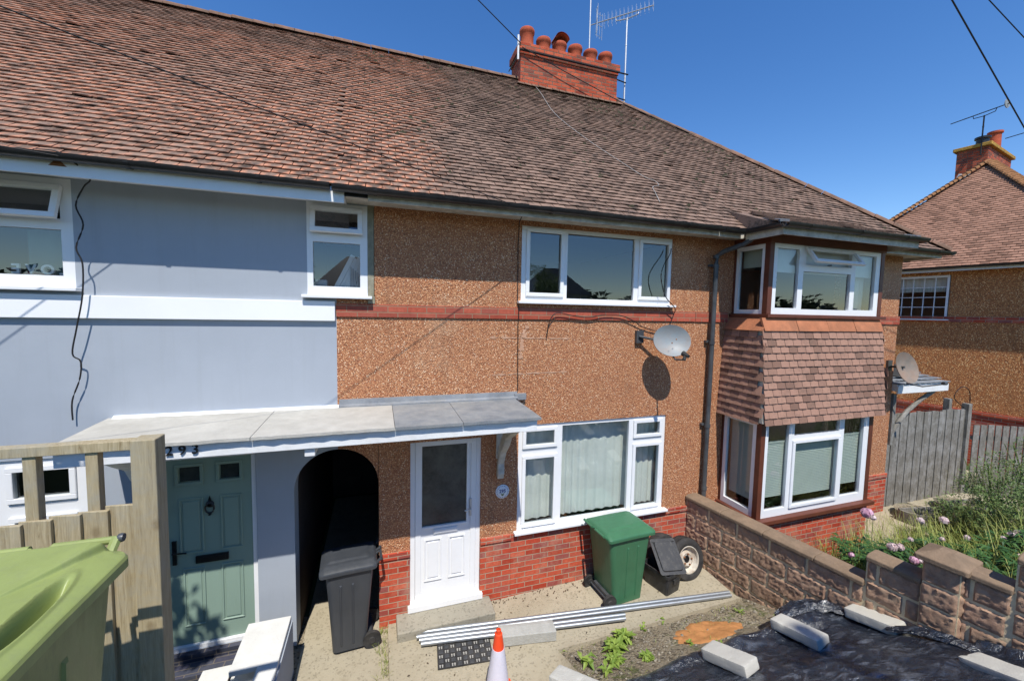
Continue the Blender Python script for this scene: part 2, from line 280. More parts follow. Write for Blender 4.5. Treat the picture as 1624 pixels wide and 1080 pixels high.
# ------------------------------------------------------------------ mesh builder and tags
class MB:
    def __init__(s): s.v = []; s.f = []; s.m = []; s.t = []; s.T = (.5, 0., 0.); s.X = None
    def add(s, pts, faces, mi=0, tint=None):
        b = len(s.v); X = s.X
        s.v += [tuple(X @ Vector(p)) if X else tuple(p) for p in pts]
        s.t += (tint if isinstance(tint, list) else [tint or s.T]*len(pts))
        s.f += [tuple(b+i for i in f) for f in faces]; s.m += [mi]*len(faces)
    def quad(s, *p, mi=0, t=None): s.add(p, [tuple(range(len(p)))], mi, t)
    def box(s, x0, x1, y0, y1, z0, z1, mi=0, t=None):
        s.add([(x0,y0,z0),(x1,y0,z0),(x1,y1,z0),(x0,y1,z0),(x0,y0,z1),(x1,y0,z1),(x1,y1,z1),(x0,y1,z1)],
              [(0,3,2,1),(4,5,6,7),(0,1,5,4),(1,2,6,5),(2,3,7,6),(3,0,4,7)], mi, t)
    def bar(s, a, b, w, h, up=(0,0,1), mi=0, t=None):          # rectangular bar from a to b
        a = Vector(a); b = Vector(b); d = (b-a).normalized(); sd = d.cross(Vector(up)).normalized()*w/2; u = sd.cross(d).normalized()*h/2
        s.add([a-sd-u,a+sd-u,a+sd+u,a-sd+u,b-sd-u,b+sd-u,b+sd+u,b-sd+u],[(3,2,1,0),(4,5,6,7),(0,1,5,4),(1,2,6,5),(2,3,7,6),(3,0,4,7)], mi, t)
    def tube(s, pts, r, n=8, mi=0, t=None, caps=True):
        P = [Vector(p) for p in pts]; rs = r if isinstance(r, (list, tuple)) else [r]*len(P); V = []
        up = Vector((0,0,1))
        for i, p in enumerate(P):
            d = (P[min(i+1,len(P)-1)]-P[max(i-1,0)]).normalized()
            if abs(d.z) > .95: up = Vector((1,0,0))
            else: up = Vector((0,0,1))
            a = d.cross(up).normalized(); c = a.cross(d)
            V += [p + (a*cos(2*pi*k/n)+c*sin(2*pi*k/n))*rs[i] for k in range(n)]
        F = [(i*n+k, i*n+(k+1)%n, (i+1)*n+(k+1)%n, (i+1)*n+k) for i in range(len(P)-1) for k in range(n)]
        F = [f[::-1] for f in F]
        if caps: F += [tuple(range(n)), tuple((len(P)-1)*n+k for k in range(n-1,-1,-1))]
        s.add(V, F, mi, t)
    def lathe(s, prof, c=(0,0,0), axis='z', n=24, mi=0, t=None):   # prof: (radius, height)
        V = []
        for r, h in prof:
            for k in range(n):
                a = 2*pi*k/n; p = (r*cos(a), r*sin(a), h)
                if axis == 'y': p = (p[0], -p[2], p[1])
                if axis == 'x': p = (p[2], p[0], p[1])
                V.append((p[0]+c[0], p[1]+c[1], p[2]+c[2]))
        s.add(V, [(i*n+k, i*n+(k+1)%n, (i+1)*n+(k+1)%n, (i+1)*n+k) for i in range(len(prof)-1) for k in range(n)], mi, t)
    def grid(s, fn, nu, nv, mi=0, t=None, flip=False):
        V = [fn(i/nu, j/nv) for j in range(nv+1) for i in range(nu+1)]
        F = [(j*(nu+1)+i, j*(nu+1)+i+1, (j+1)*(nu+1)+i+1, (j+1)*(nu+1)+i) for j in range(nv) for i in range(nu)]
        if flip: F = [f[::-1] for f in F]
        s.add(V, F, mi, t)
    def prism(s, poly, y0, y1, mi=0, t=None, axis='y'):           # polygon (u,z) extruded along y (or x)
        n = len(poly); q = (lambda u, z, d: (u, d, z)) if axis == 'y' else (lambda u, z, d: (d, u, z))
        s.add([q(u, z, y0) for u, z in poly]+[q(u, z, y1) for u, z in poly],
              [tuple(range(n)), tuple(range(2*n-1, n-1, -1))]+[(i, i+n, (i+1)%n+n, (i+1)%n) for i in range(n)], mi, t)
    def build(s, name, mats, parent=None, smooth=False, bevel=0, local=False, ang=35, seg=2):
        me = bpy.data.meshes.new(name); off = Vector((0,0,0))
        if parent is not None and not local:
            p = parent
            while p: off += p.location; p = p.parent
        me.from_pydata([tuple(Vector(v)-off) for v in s.v], [], s.f)
        if not isinstance(mats, (list, tuple)): mats = [mats]
        for x in mats: me.materials.append(M[x] if isinstance(x, str) else x)
        me.polygons.foreach_set('material_index', s.m)
        uv = me.uv_layers.new(name='UVMap').data
        for p in me.polygons:
            n = p.normal; ax, ay, az = abs(n.x), abs(n.y), abs(n.z)
            for li in p.loop_indices:
                c = s.v[me.loops[li].vertex_index]
                uv[li].uv = (c[1], c[2]) if ax > ay and ax >= az else ((c[0], c[2]) if ay >= az else (c[0], c[1]))
        ca = me.color_attributes.new('tint', 'FLOAT_COLOR', 'POINT')
        ca.data.foreach_set('color', [x for t in s.t for x in (*t, 1.)])
        if smooth: me.shade_smooth(); me.set_sharp_from_angle(angle=R(ang))
        me.validate(); me.update()
        o = bpy.data.objects.new(name, me); COL.objects.link(o)
        if parent is not None: o.parent = parent
        if bevel:
            b = o.modifiers.new('bevel', 'BEVEL'); b.width = bevel; b.segments = seg; b.limit_method = 'ANGLE'; b.angle_limit = R(40)
            b.harden_normals = False
        return o
def tag(o, label, cat, group=None):
    o['label'] = label; o['category'] = cat
    if group: o['group'] = group
    return o
def empty(name, loc, label, cat, group=None, rz=0):
    o = bpy.data.objects.new(name, None); COL.objects.link(o); o.location = loc; o.rotation_euler = (0, 0, rz); o.empty_display_size = .1
    return tag(o, label, cat, group)
def struct(o): o['kind'] = 'structure'; return o
def stuff(o, label, cat): tag(o, label, cat); o['kind'] = 'stuff'; return o
def dup(root, loc, rz=None, label=None):
    r = root.copy(); COL.objects.link(r); r.location = loc
    if rz is not None: r.rotation_euler = (0, 0, rz)
    if label: r['label'] = label
    for ch in list(root.children):
        c = ch.copy(); COL.objects.link(c); c.parent = r
        for g in list(ch.children):
            d = g.copy(); COL.objects.link(d); d.parent = c
    return r
def wall_grid(mb, x0, x1, z0, z1, holes, y=0, depth=.12, mi=0, rmi=None):
    xs = sorted({x0, x1, *[max(x0, min(x1, h[i])) for h in holes for i in (0, 1)]}); zs = sorted({z0, z1, *[max(z0, min(z1, h[i])) for h in holes for i in (2, 3)]})
    for a, b in zip(xs, xs[1:]):
        for c, d in zip(zs, zs[1:]):
            if any(h[0] <= (a+b)/2 <= h[1] and h[2] <= (c+d)/2 <= h[3] for h in holes): continue
            mb.quad((a, y, c), (b, y, c), (b, y, d), (a, y, d), mi=mi)
    for h in holes:
        a, b, c, d = h[:4]; r = mi if rmi is None else rmi
        if z0 <= c and d <= z1+1e-6 and a >= x0-1e-6 and b <= x1+1e-6:
            mb.quad((a, y, c), (a, y, d), (a, y+depth, d), (a, y+depth, c), mi=r); mb.quad((b, y, d), (b, y, c), (b, y+depth, c), (b, y+depth, d), mi=r)
            mb.quad((a, y, d), (b, y, d), (b, y+depth, d), (a, y+depth, d), mi=r); mb.quad((b, y, c), (a, y, c), (a, y+depth, c), (b, y+depth, c), mi=r)
def text(s, size, extr, name, mat, parent, loc, rot=(pi/2, 0, 0), local=False, sx=1., bold=0):
    cu = bpy.data.curves.new('txt', 'FONT'); cu.body = s; cu.size = size; cu.extrude = extr; cu.align_x = 'CENTER'; cu.align_y = 'CENTER'; cu.offset = bold
    t = bpy.data.objects.new('txt', cu); COL.objects.link(t); dg = bpy.context.evaluated_depsgraph_get()
    me = bpy.data.meshes.new_from_object(t.evaluated_get(dg)); bpy.data.objects.remove(t)
    me.materials.clear(); me.materials.append(M[mat]); o = bpy.data.objects.new(name, me); COL.objects.link(o)
    l = Vector(loc)
    if parent:
        o.parent = parent
        if not local:
            p = parent
            while p: l -= p.location; p = p.parent
    o.location = l; o.rotation_euler = rot; o.scale = (sx, 1, 1); return o

# ------------------------------------------------------------------ ground
def lerp_tab(t, x):
    if x <= t[0][0]: return t[0][1]
    for (a, va), (b, vb) in zip(t, t[1:]):
        if x <= b: return va+(vb-va)*(x-a)/(b-a)
    return t[-1][1]
PR = [(-5.3, 2.0), (-4.6, 1.75), (-3.4, 1.10), (-2.9, .90), (-2.2, .60), (-1.5, .20), (-.95, .0)]
PL = [(-5.3, 2.0), (-4.6, 1.95), (-2.75, 1.9), (-2.2, 1.3), (-1.5, .35), (-.9, .05), (0, .0)]
def ground_z(x, y):
    if y > -.95: b = 0
    else: b = lerp_tab(PR, y)
    if .0 < x < 1.9: b = min(b, max(0, (-1.7-y)*.9))
    b += .03*max(0, min(x, 4.7)-.8)*max(0, 1-abs(y)/2.1) if y < .5 else 0
    if x < -.7:
        k = min(1, (-.7-x)/.3); b = b*(1-k)+lerp_tab(PL, y)*k
    if y > .5: b = 0
    if x > 5.1: b += .05
    return b - .03
def lines(cs, fine0, fine1, st):
    v = [c for c in cs if c < fine0 or c > fine1]; n = int((fine1-fine0)/st)
    return sorted(v+[fine0+(fine1-fine0)*i/n for i in range(n+1)])
gx = lines([-160, -80, -40, -20, -12, -9, 18, 25, 40, 80, 160], -7, 15, .12)
gy = lines([-160, -90, -50, -30, -20, -12, -8, -7, -6.4, 2, 4, 8, 12, 20, 40, 80, 160], -6.2, 1, .1)
mb = MB(); nx = len(gx)
for y in gy:
    for x in gx:
        z = ground_z(x, y)
        if -5.2 < y < -.95 and 1.9 < x < 15: z += noise.noise((x*3, y*3, 0))*.035 + noise.noise((x*9, y*9, 4))*.012
        mb.v.append((x, y, z)); mb.t.append(mb.T)
for j in range(len(gy)-1):
    for i in range(nx-1):
        mb.f.append((j*nx+i, j*nx+i+1, (j+1)*nx+i+1, (j+1)*nx+i)); mb.m.append(0 if (-1 < gx[i] < 14.5 and -5.2 < gy[j] < .5) else 1)
struct(mb.build('ground', ['soil', 'verge'], smooth=True, ang=80))
def sheet(name, pts, mat, h=.03, st=.1, flat=None, lab=None):        # slab following the ground inside a rectangle
    x0, x1, y0, y1 = pts; nu = max(1, int((x1-x0)/st)); nv = max(1, int((y1-y0)/st)); mb = MB()
    f = lambda u, v: (x0+(x1-x0)*u, y0+(y1-y0)*v, (flat if flat is not None else ground_z(x0+(x1-x0)*u, y0+(y1-y0)*v)+h)+noise.noise(((x0+u*(x1-x0))*4, (y0+v*(y1-y0))*4, 1))*.006)
    mb.grid(f, nu, nv)
    for (a, b) in (((0, 0), (1, 0)), ((1, 0), (1, 1)), ((1, 1), (0, 1)), ((0, 1), (0, 0))):
        n = nu if a[1] == b[1] else nv; P = [f(a[0]+(b[0]-a[0])*k/n, a[1]+(b[1]-a[1])*k/n) for k in range(n+1)]
        for p, q in zip(P, P[1:]): mb.quad((p[0], p[1], p[2]-.25), (q[0], q[1], q[2]-.25), q, p)
    return struct(mb.build(name, mat, smooth=True, ang=50))
sheet('concrete_path', (.10, 1.95, -2.6, -.001), 'path', .055)
sheet('concrete_apron', (1.95, 4.68, -1.02, -.001), 'path', .05)
sheet('passage_path', (-.86, .096, -2.6, 3.9), 'path', .012)
sheet('garden_path', (7.9, 9.9, -1.0, .3), 'path', .035)
sheet('neighbour_path', (10.4, 14.6, -1.2, 7), 'path', .03)
sheet('pavement', (-60, 60, -7.4, -5.45), 'pavement', flat=2.02, st=1.)
sheet('road', (-90, 90, -15.5, -7.55), 'road', flat=1.99, st=3.)
mb = MB(); mb.box(-60, 60, -7.55, -7.4, 1.7, 2.1); struct(mb.build('kerb', 'kerb', bevel=.01))
# orange sand spilled on the soil
mb = MB()
def sandf(u, v):
    a = v*2*pi; r = u*(1+.28*noise.noise((cos(a)*2, sin(a)*2, 3))+.12*noise.noise((cos(a)*7, sin(a)*7, 3)))
    x = 3.72+r*.52*cos(a)+.1*r*sin(a); y = -1.42+r*.24*sin(a)-.06*r*cos(a)
    return (x, y, ground_z(x, y)+.012+.010*(1-u)+noise.noise((x*3, y*3, 0))*.035+noise.noise((x*12, y*12, 9))*.02*(1-u*.5)-.03*u**6)
mb.grid(sandf, 10, 48); stuff(mb.build('sand_patch', 'sand', smooth=True, ang=80), 'patch of orange sand spilled on the soil', 'sand')
mb = MB()
for i in range(240):
    x = random.uniform(1.95, 4.8); y = random.uniform(-1.95, -.98); s_ = random.uniform(.006, .02)*(1.7 if random.random() < .06 else 1)
    z = ground_z(x, y)+noise.noise((x*3, y*3, 0))*.035+noise.noise((x*9, y*9, 4))*.012
    V = [Vector((random.uniform(-1, 1), random.uniform(-1, 1), random.uniform(-.6, .6))).normalized()*s_ for _ in range(6)]
    V = [Vector((1,0,0)), Vector((0,1,0)), Vector((-1,0,0)), Vector((0,-1,0)), Vector((0,0,1)), Vector((0,0,-1))]
    V = [p*s_*random.uniform(.6, 1.2)+Vector((x, y, z+s_*.4)) for p in V]
    mb.add(V, [(0,1,4),(1,2,4),(2,3,4),(3,0,4),(1,0,5),(2,1,5),(3,2,5),(0,3,5)])
M['grit'] = simple('grit', (.27, .24, .19), .9, .5, 30, 0)
stuff(mb.build('gravel', 'grit'), 'scattered grey stones and grit on the bare soil', 'gravel')
# ------------------------------------------------------------------ building helpers
I4 = Matrix.Identity(4)
def XF(origin, facing='-y'):
    if facing == '-y': return Matrix.Translation(origin)
    return Matrix(((0, 1, 0, origin[0]), (-1, 0, 0, origin[1]), (0, 0, 1, origin[2]), (0, 0, 0, 1)))     # faces -x, u runs towards -y
def ring(mb, a, b, c, d, t, y0, y1):      # rectangular ring (outer a..b, c..d), bar t, from y0 (front) to y1
    mb.box(a, b, y0, y1, c, c+t); mb.box(a, b, y0, y1, d-t, d); mb.box(a, a+t, y0, y1, c+t, d-t); mb.box(b-t, b, y0, y1, c+t, d-t)
def window(house, X, u0, u1, z0, z1, lights, sill=.10, curtains=(), label=None, sillmat='white', frame=.05, bars=None):
    mb = MB(); mb.X = X
    holes = [l[:4] for l in lights]
    wall_grid(mb, u0, u1, z0, z1, [(*h,) for h in holes], 0, .045)
    mb.box(u0, u1, .046, .07, z0, z0+.03); mb.box(u0, u1, .046, .07, z1-.03, z1)
    mb.quad((u0,0,z0),(u0,0,z1),(u0,.07,z1),(u0,.07,z0)); mb.quad((u1,0,z1),(u1,0,z0),(u1,.07,z0),(u1,.07,z1))
    mb.quad((u0,0,z1),(u1,0,z1),(u1,.07,z1),(u0,.07,z1)); mb.quad((u1,0,z0),(u0,0,z0),(u0,.07,z0),(u1,.07,z0))
    if bars:
        for (a, b, c, d) in bars: mb.box(a, b, .012, .03, c, d)
    w = mb.build('window', 'white', house)
    if label: w['label'] = label
    gl = MB(); gl.X = X; cas = []; nos = []
    for l in lights:
        a, b, c, d, kind = l[:5]; t = .042
        if kind == 'fixed':
            gl.quad((a, .03, c), (b, .03, c), (b, .03, d), (a, .03, d))
        elif kind == 'sash':
            ca = MB(); ca.X = X; ring(ca, a-t, b+t, c-t, d+t, t+.008, -.022, -.001); cas.append(ca); gl.quad((a, .02, c), (b, .02, c), (b, .02, d), (a, .02, d))
            no = MB(); no.X = X; nos.append(no); no.box(a-.03, b+.03, -.0235, -.0222, c-.0435, c-.0415)
        else:                                   # top-hung vent standing open
            ang = l[5]; t = .04
            ca = MB(); cas.append(ca)
            for q, which in ((ca, 0), (gl, 1)):
                q.X = X @ Matrix.Translation((0, -.012, d)) @ Matrix.Rotation(-ang, 4, 'X')
                h = d-c
                if which == 0: ring(q, a-.03, b+.03, -h-.03, .02, t+.012, -.03, .012)
                else: q.quad((a, -.004, -h), (b, -.004, -h), (b, -.004, 0), (a, -.004, 0))
                q.X = X
            no = MB(); no.X = X; nos.append(no); no.box((a+b)/2-.012, (a+b)/2+.012, -.03, .02, c+.005, c+.02)
    for ca in cas: ca.build('casement', 'white', w, bevel=.004, seg=1)
    gl.build('pane', 'glass', w)
    for no in nos: no.build('seal', 'gunmetal', w)
    if sill:
        s_ = MB(); s_.X = X; s_.box(u0-.05, u1+.05, -sill, .03, z0-.035, z0-.001); s_.build('sill', sillmat, w, bevel=.006)
    for cdef in curtains:
        a, b, c, d, dep, mat, kind = cdef; cm = MB(); cm.X = X
        if kind == 'net':
            ph = random.random()*9
            def fn(u, v):
                x = a+(b-a)*u
                return (x, dep+.013*sin(x*52+ph+3*sin(x*5))*(1-.3*v)+.012*noise.noise((x*9, v*2, ph)), c+(d-c)*v)
            cm.grid(fn, int((b-a)/.012)+2, 6)
            cm.build('curtain', mat, w, smooth=True, ang=80)
        elif kind == 'blind':
            n = int((d-c)/.025)
            for i in range(n):
                z = c+(i+.5)*(d-c)/n; cm.quad((a, dep, z-.011), (b, dep, z-.011), (b, dep+.010, z+.011), (a, dep+.010, z+.011))
            cm.box(a, b, dep-.005, dep+.02, d, d+.03); cm.build('blind', mat, w)
        else:
            cm.box(a, b, dep, dep+.01, c, d); cm.build('roller_blind', mat, w)
    return w

def tiles(mb, O, U, S, N, u0, u1, s0, s1, inside, g=.1, w=.165, tint=None, lift=.026, rnd=1., sg=1., clip=False):
    O, U, S, N = map(Vector, (O, U, S, N)); j = 0; s = s0
    while s < s1:
        off = (w/2 if j % 2 else 0); u = u0-off
        wob = .006*noise.noise((s*3, 5, 1))
        while u < u1:
            cu, cs = u+w/2, s+g/2
            if inside(cu, cs):
                r = random.random(); ds = random.gauss(0, .0035)*rnd; tw = random.gauss(0, .0035)*rnd; li = lift+abs(random.gauss(0, .003))*rnd
                if random.random() < .012*rnd: li += .012; tw += .01
                a = u+.002+random.uniform(0, .003); b = u+w-.002-random.uniform(0, .003)
                if clip: a = max(a, u0); b = min(b, u1)
                if b-a < .015: u += w; continue
                m = (a+b)/2
                sag = sg*.012*noise.noise((cu*.6, cs*.6, 2))+sg*.006*noise.noise((cu*2.2, cs*2.2, 7))
                P = lambda x, y, z: O+U*x+S*y+N*(z+sag)
                lo = s+ds+wob; up = s+g+.035
                V = [P(a, lo+tw, li), P(m, lo, li+.003), P(b, lo-tw, li), P(a, up, .006), P(m, up, .008), P(b, up, .006), P(a, lo+tw, li-.013), P(m, lo, li-.010), P(b, lo-tw, li-.013)]
                gz = tint(cu, cs) if tint else 0
                T = [(r, gz, 1.), (r, gz, .25), (r, gz, 1.), (r, gz, .3), (r, gz, .0), (r, gz, .3), (r, gz, 1.), (r, gz, .8), (r, gz, 1.)]
                mb.add(V, [(0,1,4,3), (1,2,5,4), (6,7,1,0), (7,8,2,1), (0,3,6), (2,8,5)], 0, T)
            u += w
        s += g; j += 1
def half_round(mb, a, b, r=.115, seg=.33, n=8, jit=.004, tilt=0, up=(0,0,1)):
    a = Vector(a); b = Vector(b); L = (b-a).length; d = (b-a)/L; k = int(L/seg); sd = d.cross(Vector(up)).normalized(); u = sd.cross(d)
    for i in range(k):
        p = a+d*(i*L/k)+u*random.uniform(-jit, jit)+sd*random.uniform(-jit, jit); q = a+d*((i+1)*L/k-.008)+u*random.uniform(-jit, jit); rr_ = r*random.uniform(.96, 1.04)
        V = []; T = (random.random(), 0, 0)
        for e, (c, s_) in enumerate(((p, 1.05), (q, .97))):
            V += [c+sd*cos(pi*t/n)*rr_*s_+u*sin(pi*t/n)*rr_*s_*.8 for t in range(n+1)]
        F = [(t, t+1, n+1+t+1, n+1+t) for t in range(n)]+[tuple(range(n, -1, -1)), tuple(range(n+1, 2*n+2))]
        mb.add(V, [f[::-1] for f in F], 0, T)
def gutter(x0, x1, y, z, house, r=.058, dirn='x', name='gutter', step=1.0):
    mb = MB(); n = 8
    prof = [(cos(pi+pi*k/n)*r, sin(pi+pi*k/n)*r) for k in range(n+1)]
    prof2 = [(p[0]*.9, p[1]*.9) for p in prof][::-1]; P = prof+prof2
    nseg = max(1, int((x1-x0)/.5)); V = []
    for i in range(nseg+1):
        t = x0+(x1-x0)*i/nseg; dz = .006*noise.noise((t*.7, 3, 3))
        V += [((t, y+p[0], z+p[1]+dz) if dirn == 'x' else (y+p[0], t, z+p[1]+dz)) for p in P]
    k = len(P); F = [(i*k+j, i*k+(j+1)%k, (i+1)*k+(j+1)%k, (i+1)*k+j) for i in range(nseg) for j in range(k)]
    F += [tuple(range(k-1, -1, -1)), tuple(nseg*k+j for j in range(k))]
    if dirn == 'x': F = [f[::-1] for f in F]
    mb.add(V, F)
    c = x0+.4
    while c < x1:
        R_ = [(q*1.12) for q in (r,)][0]
        pp = [(cos(pi+pi*a/n)*R_, sin(pi+pi*a/n)*R_) for a in range(n+1)]
        for (p, q) in zip(pp, pp[1:]):
            if dirn == 'x': mb.quad((c, y+p[0], z+p[1]), (c, y+q[0], z+q[1]), (c+.035, y+q[0], z+q[1]), (c+.035, y+p[0], z+p[1]))
        c += step
    return mb.build(name, 'black', house, smooth=True, ang=50)

# ------------------------------------------------------------------ the three terraced houses
EZ, EY, SL = 5.2, -.4, .9
cs_, sn_ = 1/sqrt(1+SL*SL), SL/sqrt(1+SL*SL)
RY = 3.9; RZ = EZ+SL*(RY-EY); SLEN = (RY-EY)/cs_
h293 = empty('terraced_house', (-5, 0, 0), 'house rendered smooth blue-grey with white band and sage green door, left end', 'house')
h295 = empty('terraced_house', (2, 0, 0), 'middle pebbledashed house with white front door and wide white windows above a brick base', 'house')
h297 = empty('terraced_house', (7, 0, 0), 'pebbledashed end house with two-storey square bay hung with clay tiles', 'house')
AX, AR, AZ = -.46, .455, 1.845      # passage arch
W1 = (-4.6, -2.74, 4.08, 5.09); W2 = (-.745, -.115, 4.08, 5.10); D3 = (-2.17, -1.29, .20, 2.36); G3 = (-4.9, -2.745, .95, 2.44)
mb = MB()
wall_grid(mb, -9.5, AX-AR, 0, 4.08, [D3, G3], 0, .14)
wall_grid(mb, -9.5, -.115, 4.08, 5.16, [W1, W2], 0, .14)
wall_grid(mb, AX-AR, -.45, 2.30, 4.08, [], 0)
mb.quad((-.115, 0, 5.10), (-.04, 0, 5.10), (-.04, 0, 5.16), (-.115, 0, 5.16))
def arch_side(mb, a0, a1, n, mi=0, xr=.0):
    for i in range(n):
        p, q = a0+(a1-a0)*i/n, a0+(a1-a0)*(i+1)/n
        P = (AX+AR*cos(p), AZ+AR*sin(p)); Q = (AX+AR*cos(q), AZ+AR*sin(q))
        mb.quad((P[0], 0, P[1]), (Q[0], 0, Q[1]), (Q[0], 0, 2.3001), (P[0], 0, 2.3001), mi=mi)
        mb.quad((Q[0], 0, Q[1]), (P[0], 0, P[1]), (P[0], .24, P[1]), (Q[0], .24, Q[1]), mi=mi)
arch_side(mb, pi, pi/2, 14)
mb.quad((AX-AR, 0, 0), (AX-AR, 0, AZ), (AX-AR, .24, AZ), (AX-AR, .24, 0))
mb.quad((-9.5, 0, 5.16), (-9.5, 0, 0), (-9.5, 7.8, 0), (-9.5, 7.8, 5.16)); mb.quad((-.45, 7.8, 0), (-9.5, 7.8, 0), (-9.5, 7.8, 5.16), (-.45, 7.8, 5.16))
mb.build('wall', 'render_blue', h293)
mb = MB(); mb.box(-9.5, -.462, -.045, -.0, 3.79, 4.012); mb.build('band', 'white_render', h293, bevel=.006)
mb = MB(); mb.box(-.113, -.045, -.004, .10, 4.08, 5.14); mb.box(-.115, -.035, -.012, .05, 3.995, 4.08); mb.build('cement_margin', 'cement', h293, bevel=.004)
def interior(house, x0, x1, z=2.62, back=3.6, hole=None):
    mb = MB()
    mb.quad((x0, .15, z), (x1, .15, z), (x1, 7.7, z), (x0, 7.7, z)); mb.quad((x0, .15, z+2.5), (x0, 7.7, z+2.5), (x1, 7.7, z+2.5), (x1, .15, z+2.5))
    mb.quad((x0, back, 0), (x1, back, 0), (x1, back, 5.1), (x0, back, 5.1)); mb.quad((x0, .15, .05), (x1, .15, .05), (x1, 7.7, .05), (x0, 7.7, .05))
    mb.quad((x0, .15, 0), (x0, 7.7, 0), (x0, 7.7, 5.1), (x0, .15, 5.1)); mb.quad((x1, .15, 0), (x1, .15, 5.1), (x1, 7.7, 5.1), (x1, 7.7, 0))
    mb.build('room', 'plaster', house)
interior(h293, -9.4, -.95); interior(h295, .03, 4.55); interior(h297, 4.65, 9.3)
mb = MB(); mb.box(-.94, .02, .16, 3.5, 2.6, 2.62); mb.box(-.94, .02, 3.5, 3.55, 2.6, 5.1); mb.box(-.94, -.92, .15, 3.5, 2.6, 5.1); mb.box(0, .02, .15, 3.5, 2.6, 5.1); mb.build('landing_room', 'plaster', h293)
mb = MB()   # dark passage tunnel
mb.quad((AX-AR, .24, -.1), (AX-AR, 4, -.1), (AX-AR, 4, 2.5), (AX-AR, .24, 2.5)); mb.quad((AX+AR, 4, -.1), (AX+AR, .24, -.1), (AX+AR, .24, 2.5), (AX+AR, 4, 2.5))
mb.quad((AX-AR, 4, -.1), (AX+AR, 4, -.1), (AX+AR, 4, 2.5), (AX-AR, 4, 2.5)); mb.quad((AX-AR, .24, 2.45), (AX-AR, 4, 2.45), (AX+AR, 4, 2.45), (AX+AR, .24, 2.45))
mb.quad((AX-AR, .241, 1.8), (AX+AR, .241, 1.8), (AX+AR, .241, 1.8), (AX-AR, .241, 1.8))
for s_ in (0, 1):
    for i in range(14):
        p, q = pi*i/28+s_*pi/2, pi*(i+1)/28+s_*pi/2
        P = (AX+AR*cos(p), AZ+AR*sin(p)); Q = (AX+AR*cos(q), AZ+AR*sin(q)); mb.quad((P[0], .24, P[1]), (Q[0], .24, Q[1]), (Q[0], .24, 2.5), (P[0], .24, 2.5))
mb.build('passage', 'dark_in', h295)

# 295 walls
UW = (1.77, 4.13, 4.08, 5.05); LW = (1.78, 4.16, .965, 2.42); D5 = (.37, 1.27, .17, 2.37)
mb = MB()
wall_grid(mb, -.45, 4.6, 2.3, 4.0, [LW], 0, .06); wall_grid(mb, -.04, 4.6, 4.0, 5.16, [UW], 0, .06)
wall_grid(mb, 0, 4.6, .93, 2.3, [(D5[0], D5[1], 0, 2.37), LW], 0, .06)
wall_grid(mb, 0, 4.6, 2.3, 2.3001, [], 0)
mb.quad((-.45, 0, 4.0), (-.115, 0, 4.0), (-.115, 0, 4.04), (-.45, 0, 4.04))
arch_side(mb, pi/2, 0, 14)
for a, b, c, d in ((LW[0], LW[1], LW[2], LW[3]), ):
    mb.quad((a, 0, c), (a, 0, d), (a, .1, d), (a, .1, c)); mb.quad((b, 0, d), (b, 0, c), (b, .1, c), (b, .1, d)); mb.quad((a, 0, d), (b, 0, d), (b, .1, d), (a, .1, d))
mb.quad((D5[0], 0, .9), (D5[0], 0, 2.37), (D5[0], .1, 2.37), (D5[0], .1, .9)); mb.quad((D5[1], 0, 2.37), (D5[1], 0, .9), (D5[1], .1, .9), (D5[1], .1, 2.37))
mb.quad((0, 0, .93), (0, .24, .93), (0, .24, AZ), (0, 0, AZ))
mb.build('wall', 'pebble', h295)
mb = MB(); mb.quad((4.6, 7.8, 0), (-.45, 7.8, 0), (-.45, 7.8, 5.16), (4.6, 7.8, 5.16)); mb.build('rear_wall', 'pebble', h295)
def dado(house, x0, x1, name='brick_base', z=.93, jl=False):
    mb = MB(); mb.box(x0, x1, -.012, .10, -.1, z-.075); mb.box(x0, x1, -.03, .10, z-.075+.002, z+.01); return mb.build(name, 'brick', house, bevel=.004, seg=1)
dado(h295, -.0, D5[0]-.002); dado(h295, D5[1]+.002, 1.70)
mb = MB(); mb.box(1.70, 4.598, -.012, .10, -.1, .935); mb.build('brick_base', 'brick', h295)
mb = MB(); mb.box(4.22, 4.598, -.03, .0, .86, .94); mb.build('brick_cap', 'brick', h295, bevel=.004)
mb = MB(); mb.box(-.455, 4.598, -.02, .0, 3.84, 3.99); mb.build('brick_band', 'band_brick', h295, bevel=.003, seg=1)
for bb in ((4.602, 5.23, -.02, .0), (7.8, 9.42, -.02, .0), (9.4, 9.42, .001, 7.8)): mb = MB(); mb.box(*bb, 3.84, 3.99); mb.build('brick_band', 'band_brick', h297)
def scar(pts, wd, seed):
    P = [Vector(p) for p in pts]; mb = MB(); n = 40; V = []
    for i in range(n+1):
        t = i/n*(len(P)-1); k = min(int(t), len(P)-2); q = P[k].lerp(P[k+1], t-k); d = (P[k+1]-P[k]).normalized(); s_ = Vector((-d.z, 0, d.x)); w_ = wd*max(.08, .5+1.3*noise.noise((i*.33, seed, 0))); o_ = s_*wd*.5*noise.noise((i*.21, seed, 5)); V += [q+s_*w_+o_, q-s_*w_+o_]
    mb.add([(v[0], -.004, v[2]) for v in V], [(2*i, 2*i+2, 2*i+3, 2*i+1) for i in range(n)]); return mb.build('filler_scar', 'filler', h295)
M['filler'] = simple('pinkish_filler', lin(196, 158, 132), .9, .15, 20, .6, 70, .2, dirt=lin(176, 126, 92), dirt_amt=.9)
scar([(1.36, 0, 3.60), (2.49, 0, 3.585)], .014, 1); scar([(1.40, 0, 3.115), (2.47, 0, 3.13)], .014, 2); scar([(1.86, 0, 3.76), (1.80, 0, 3.55), (1.775, 0, 3.32)], .045, 3)
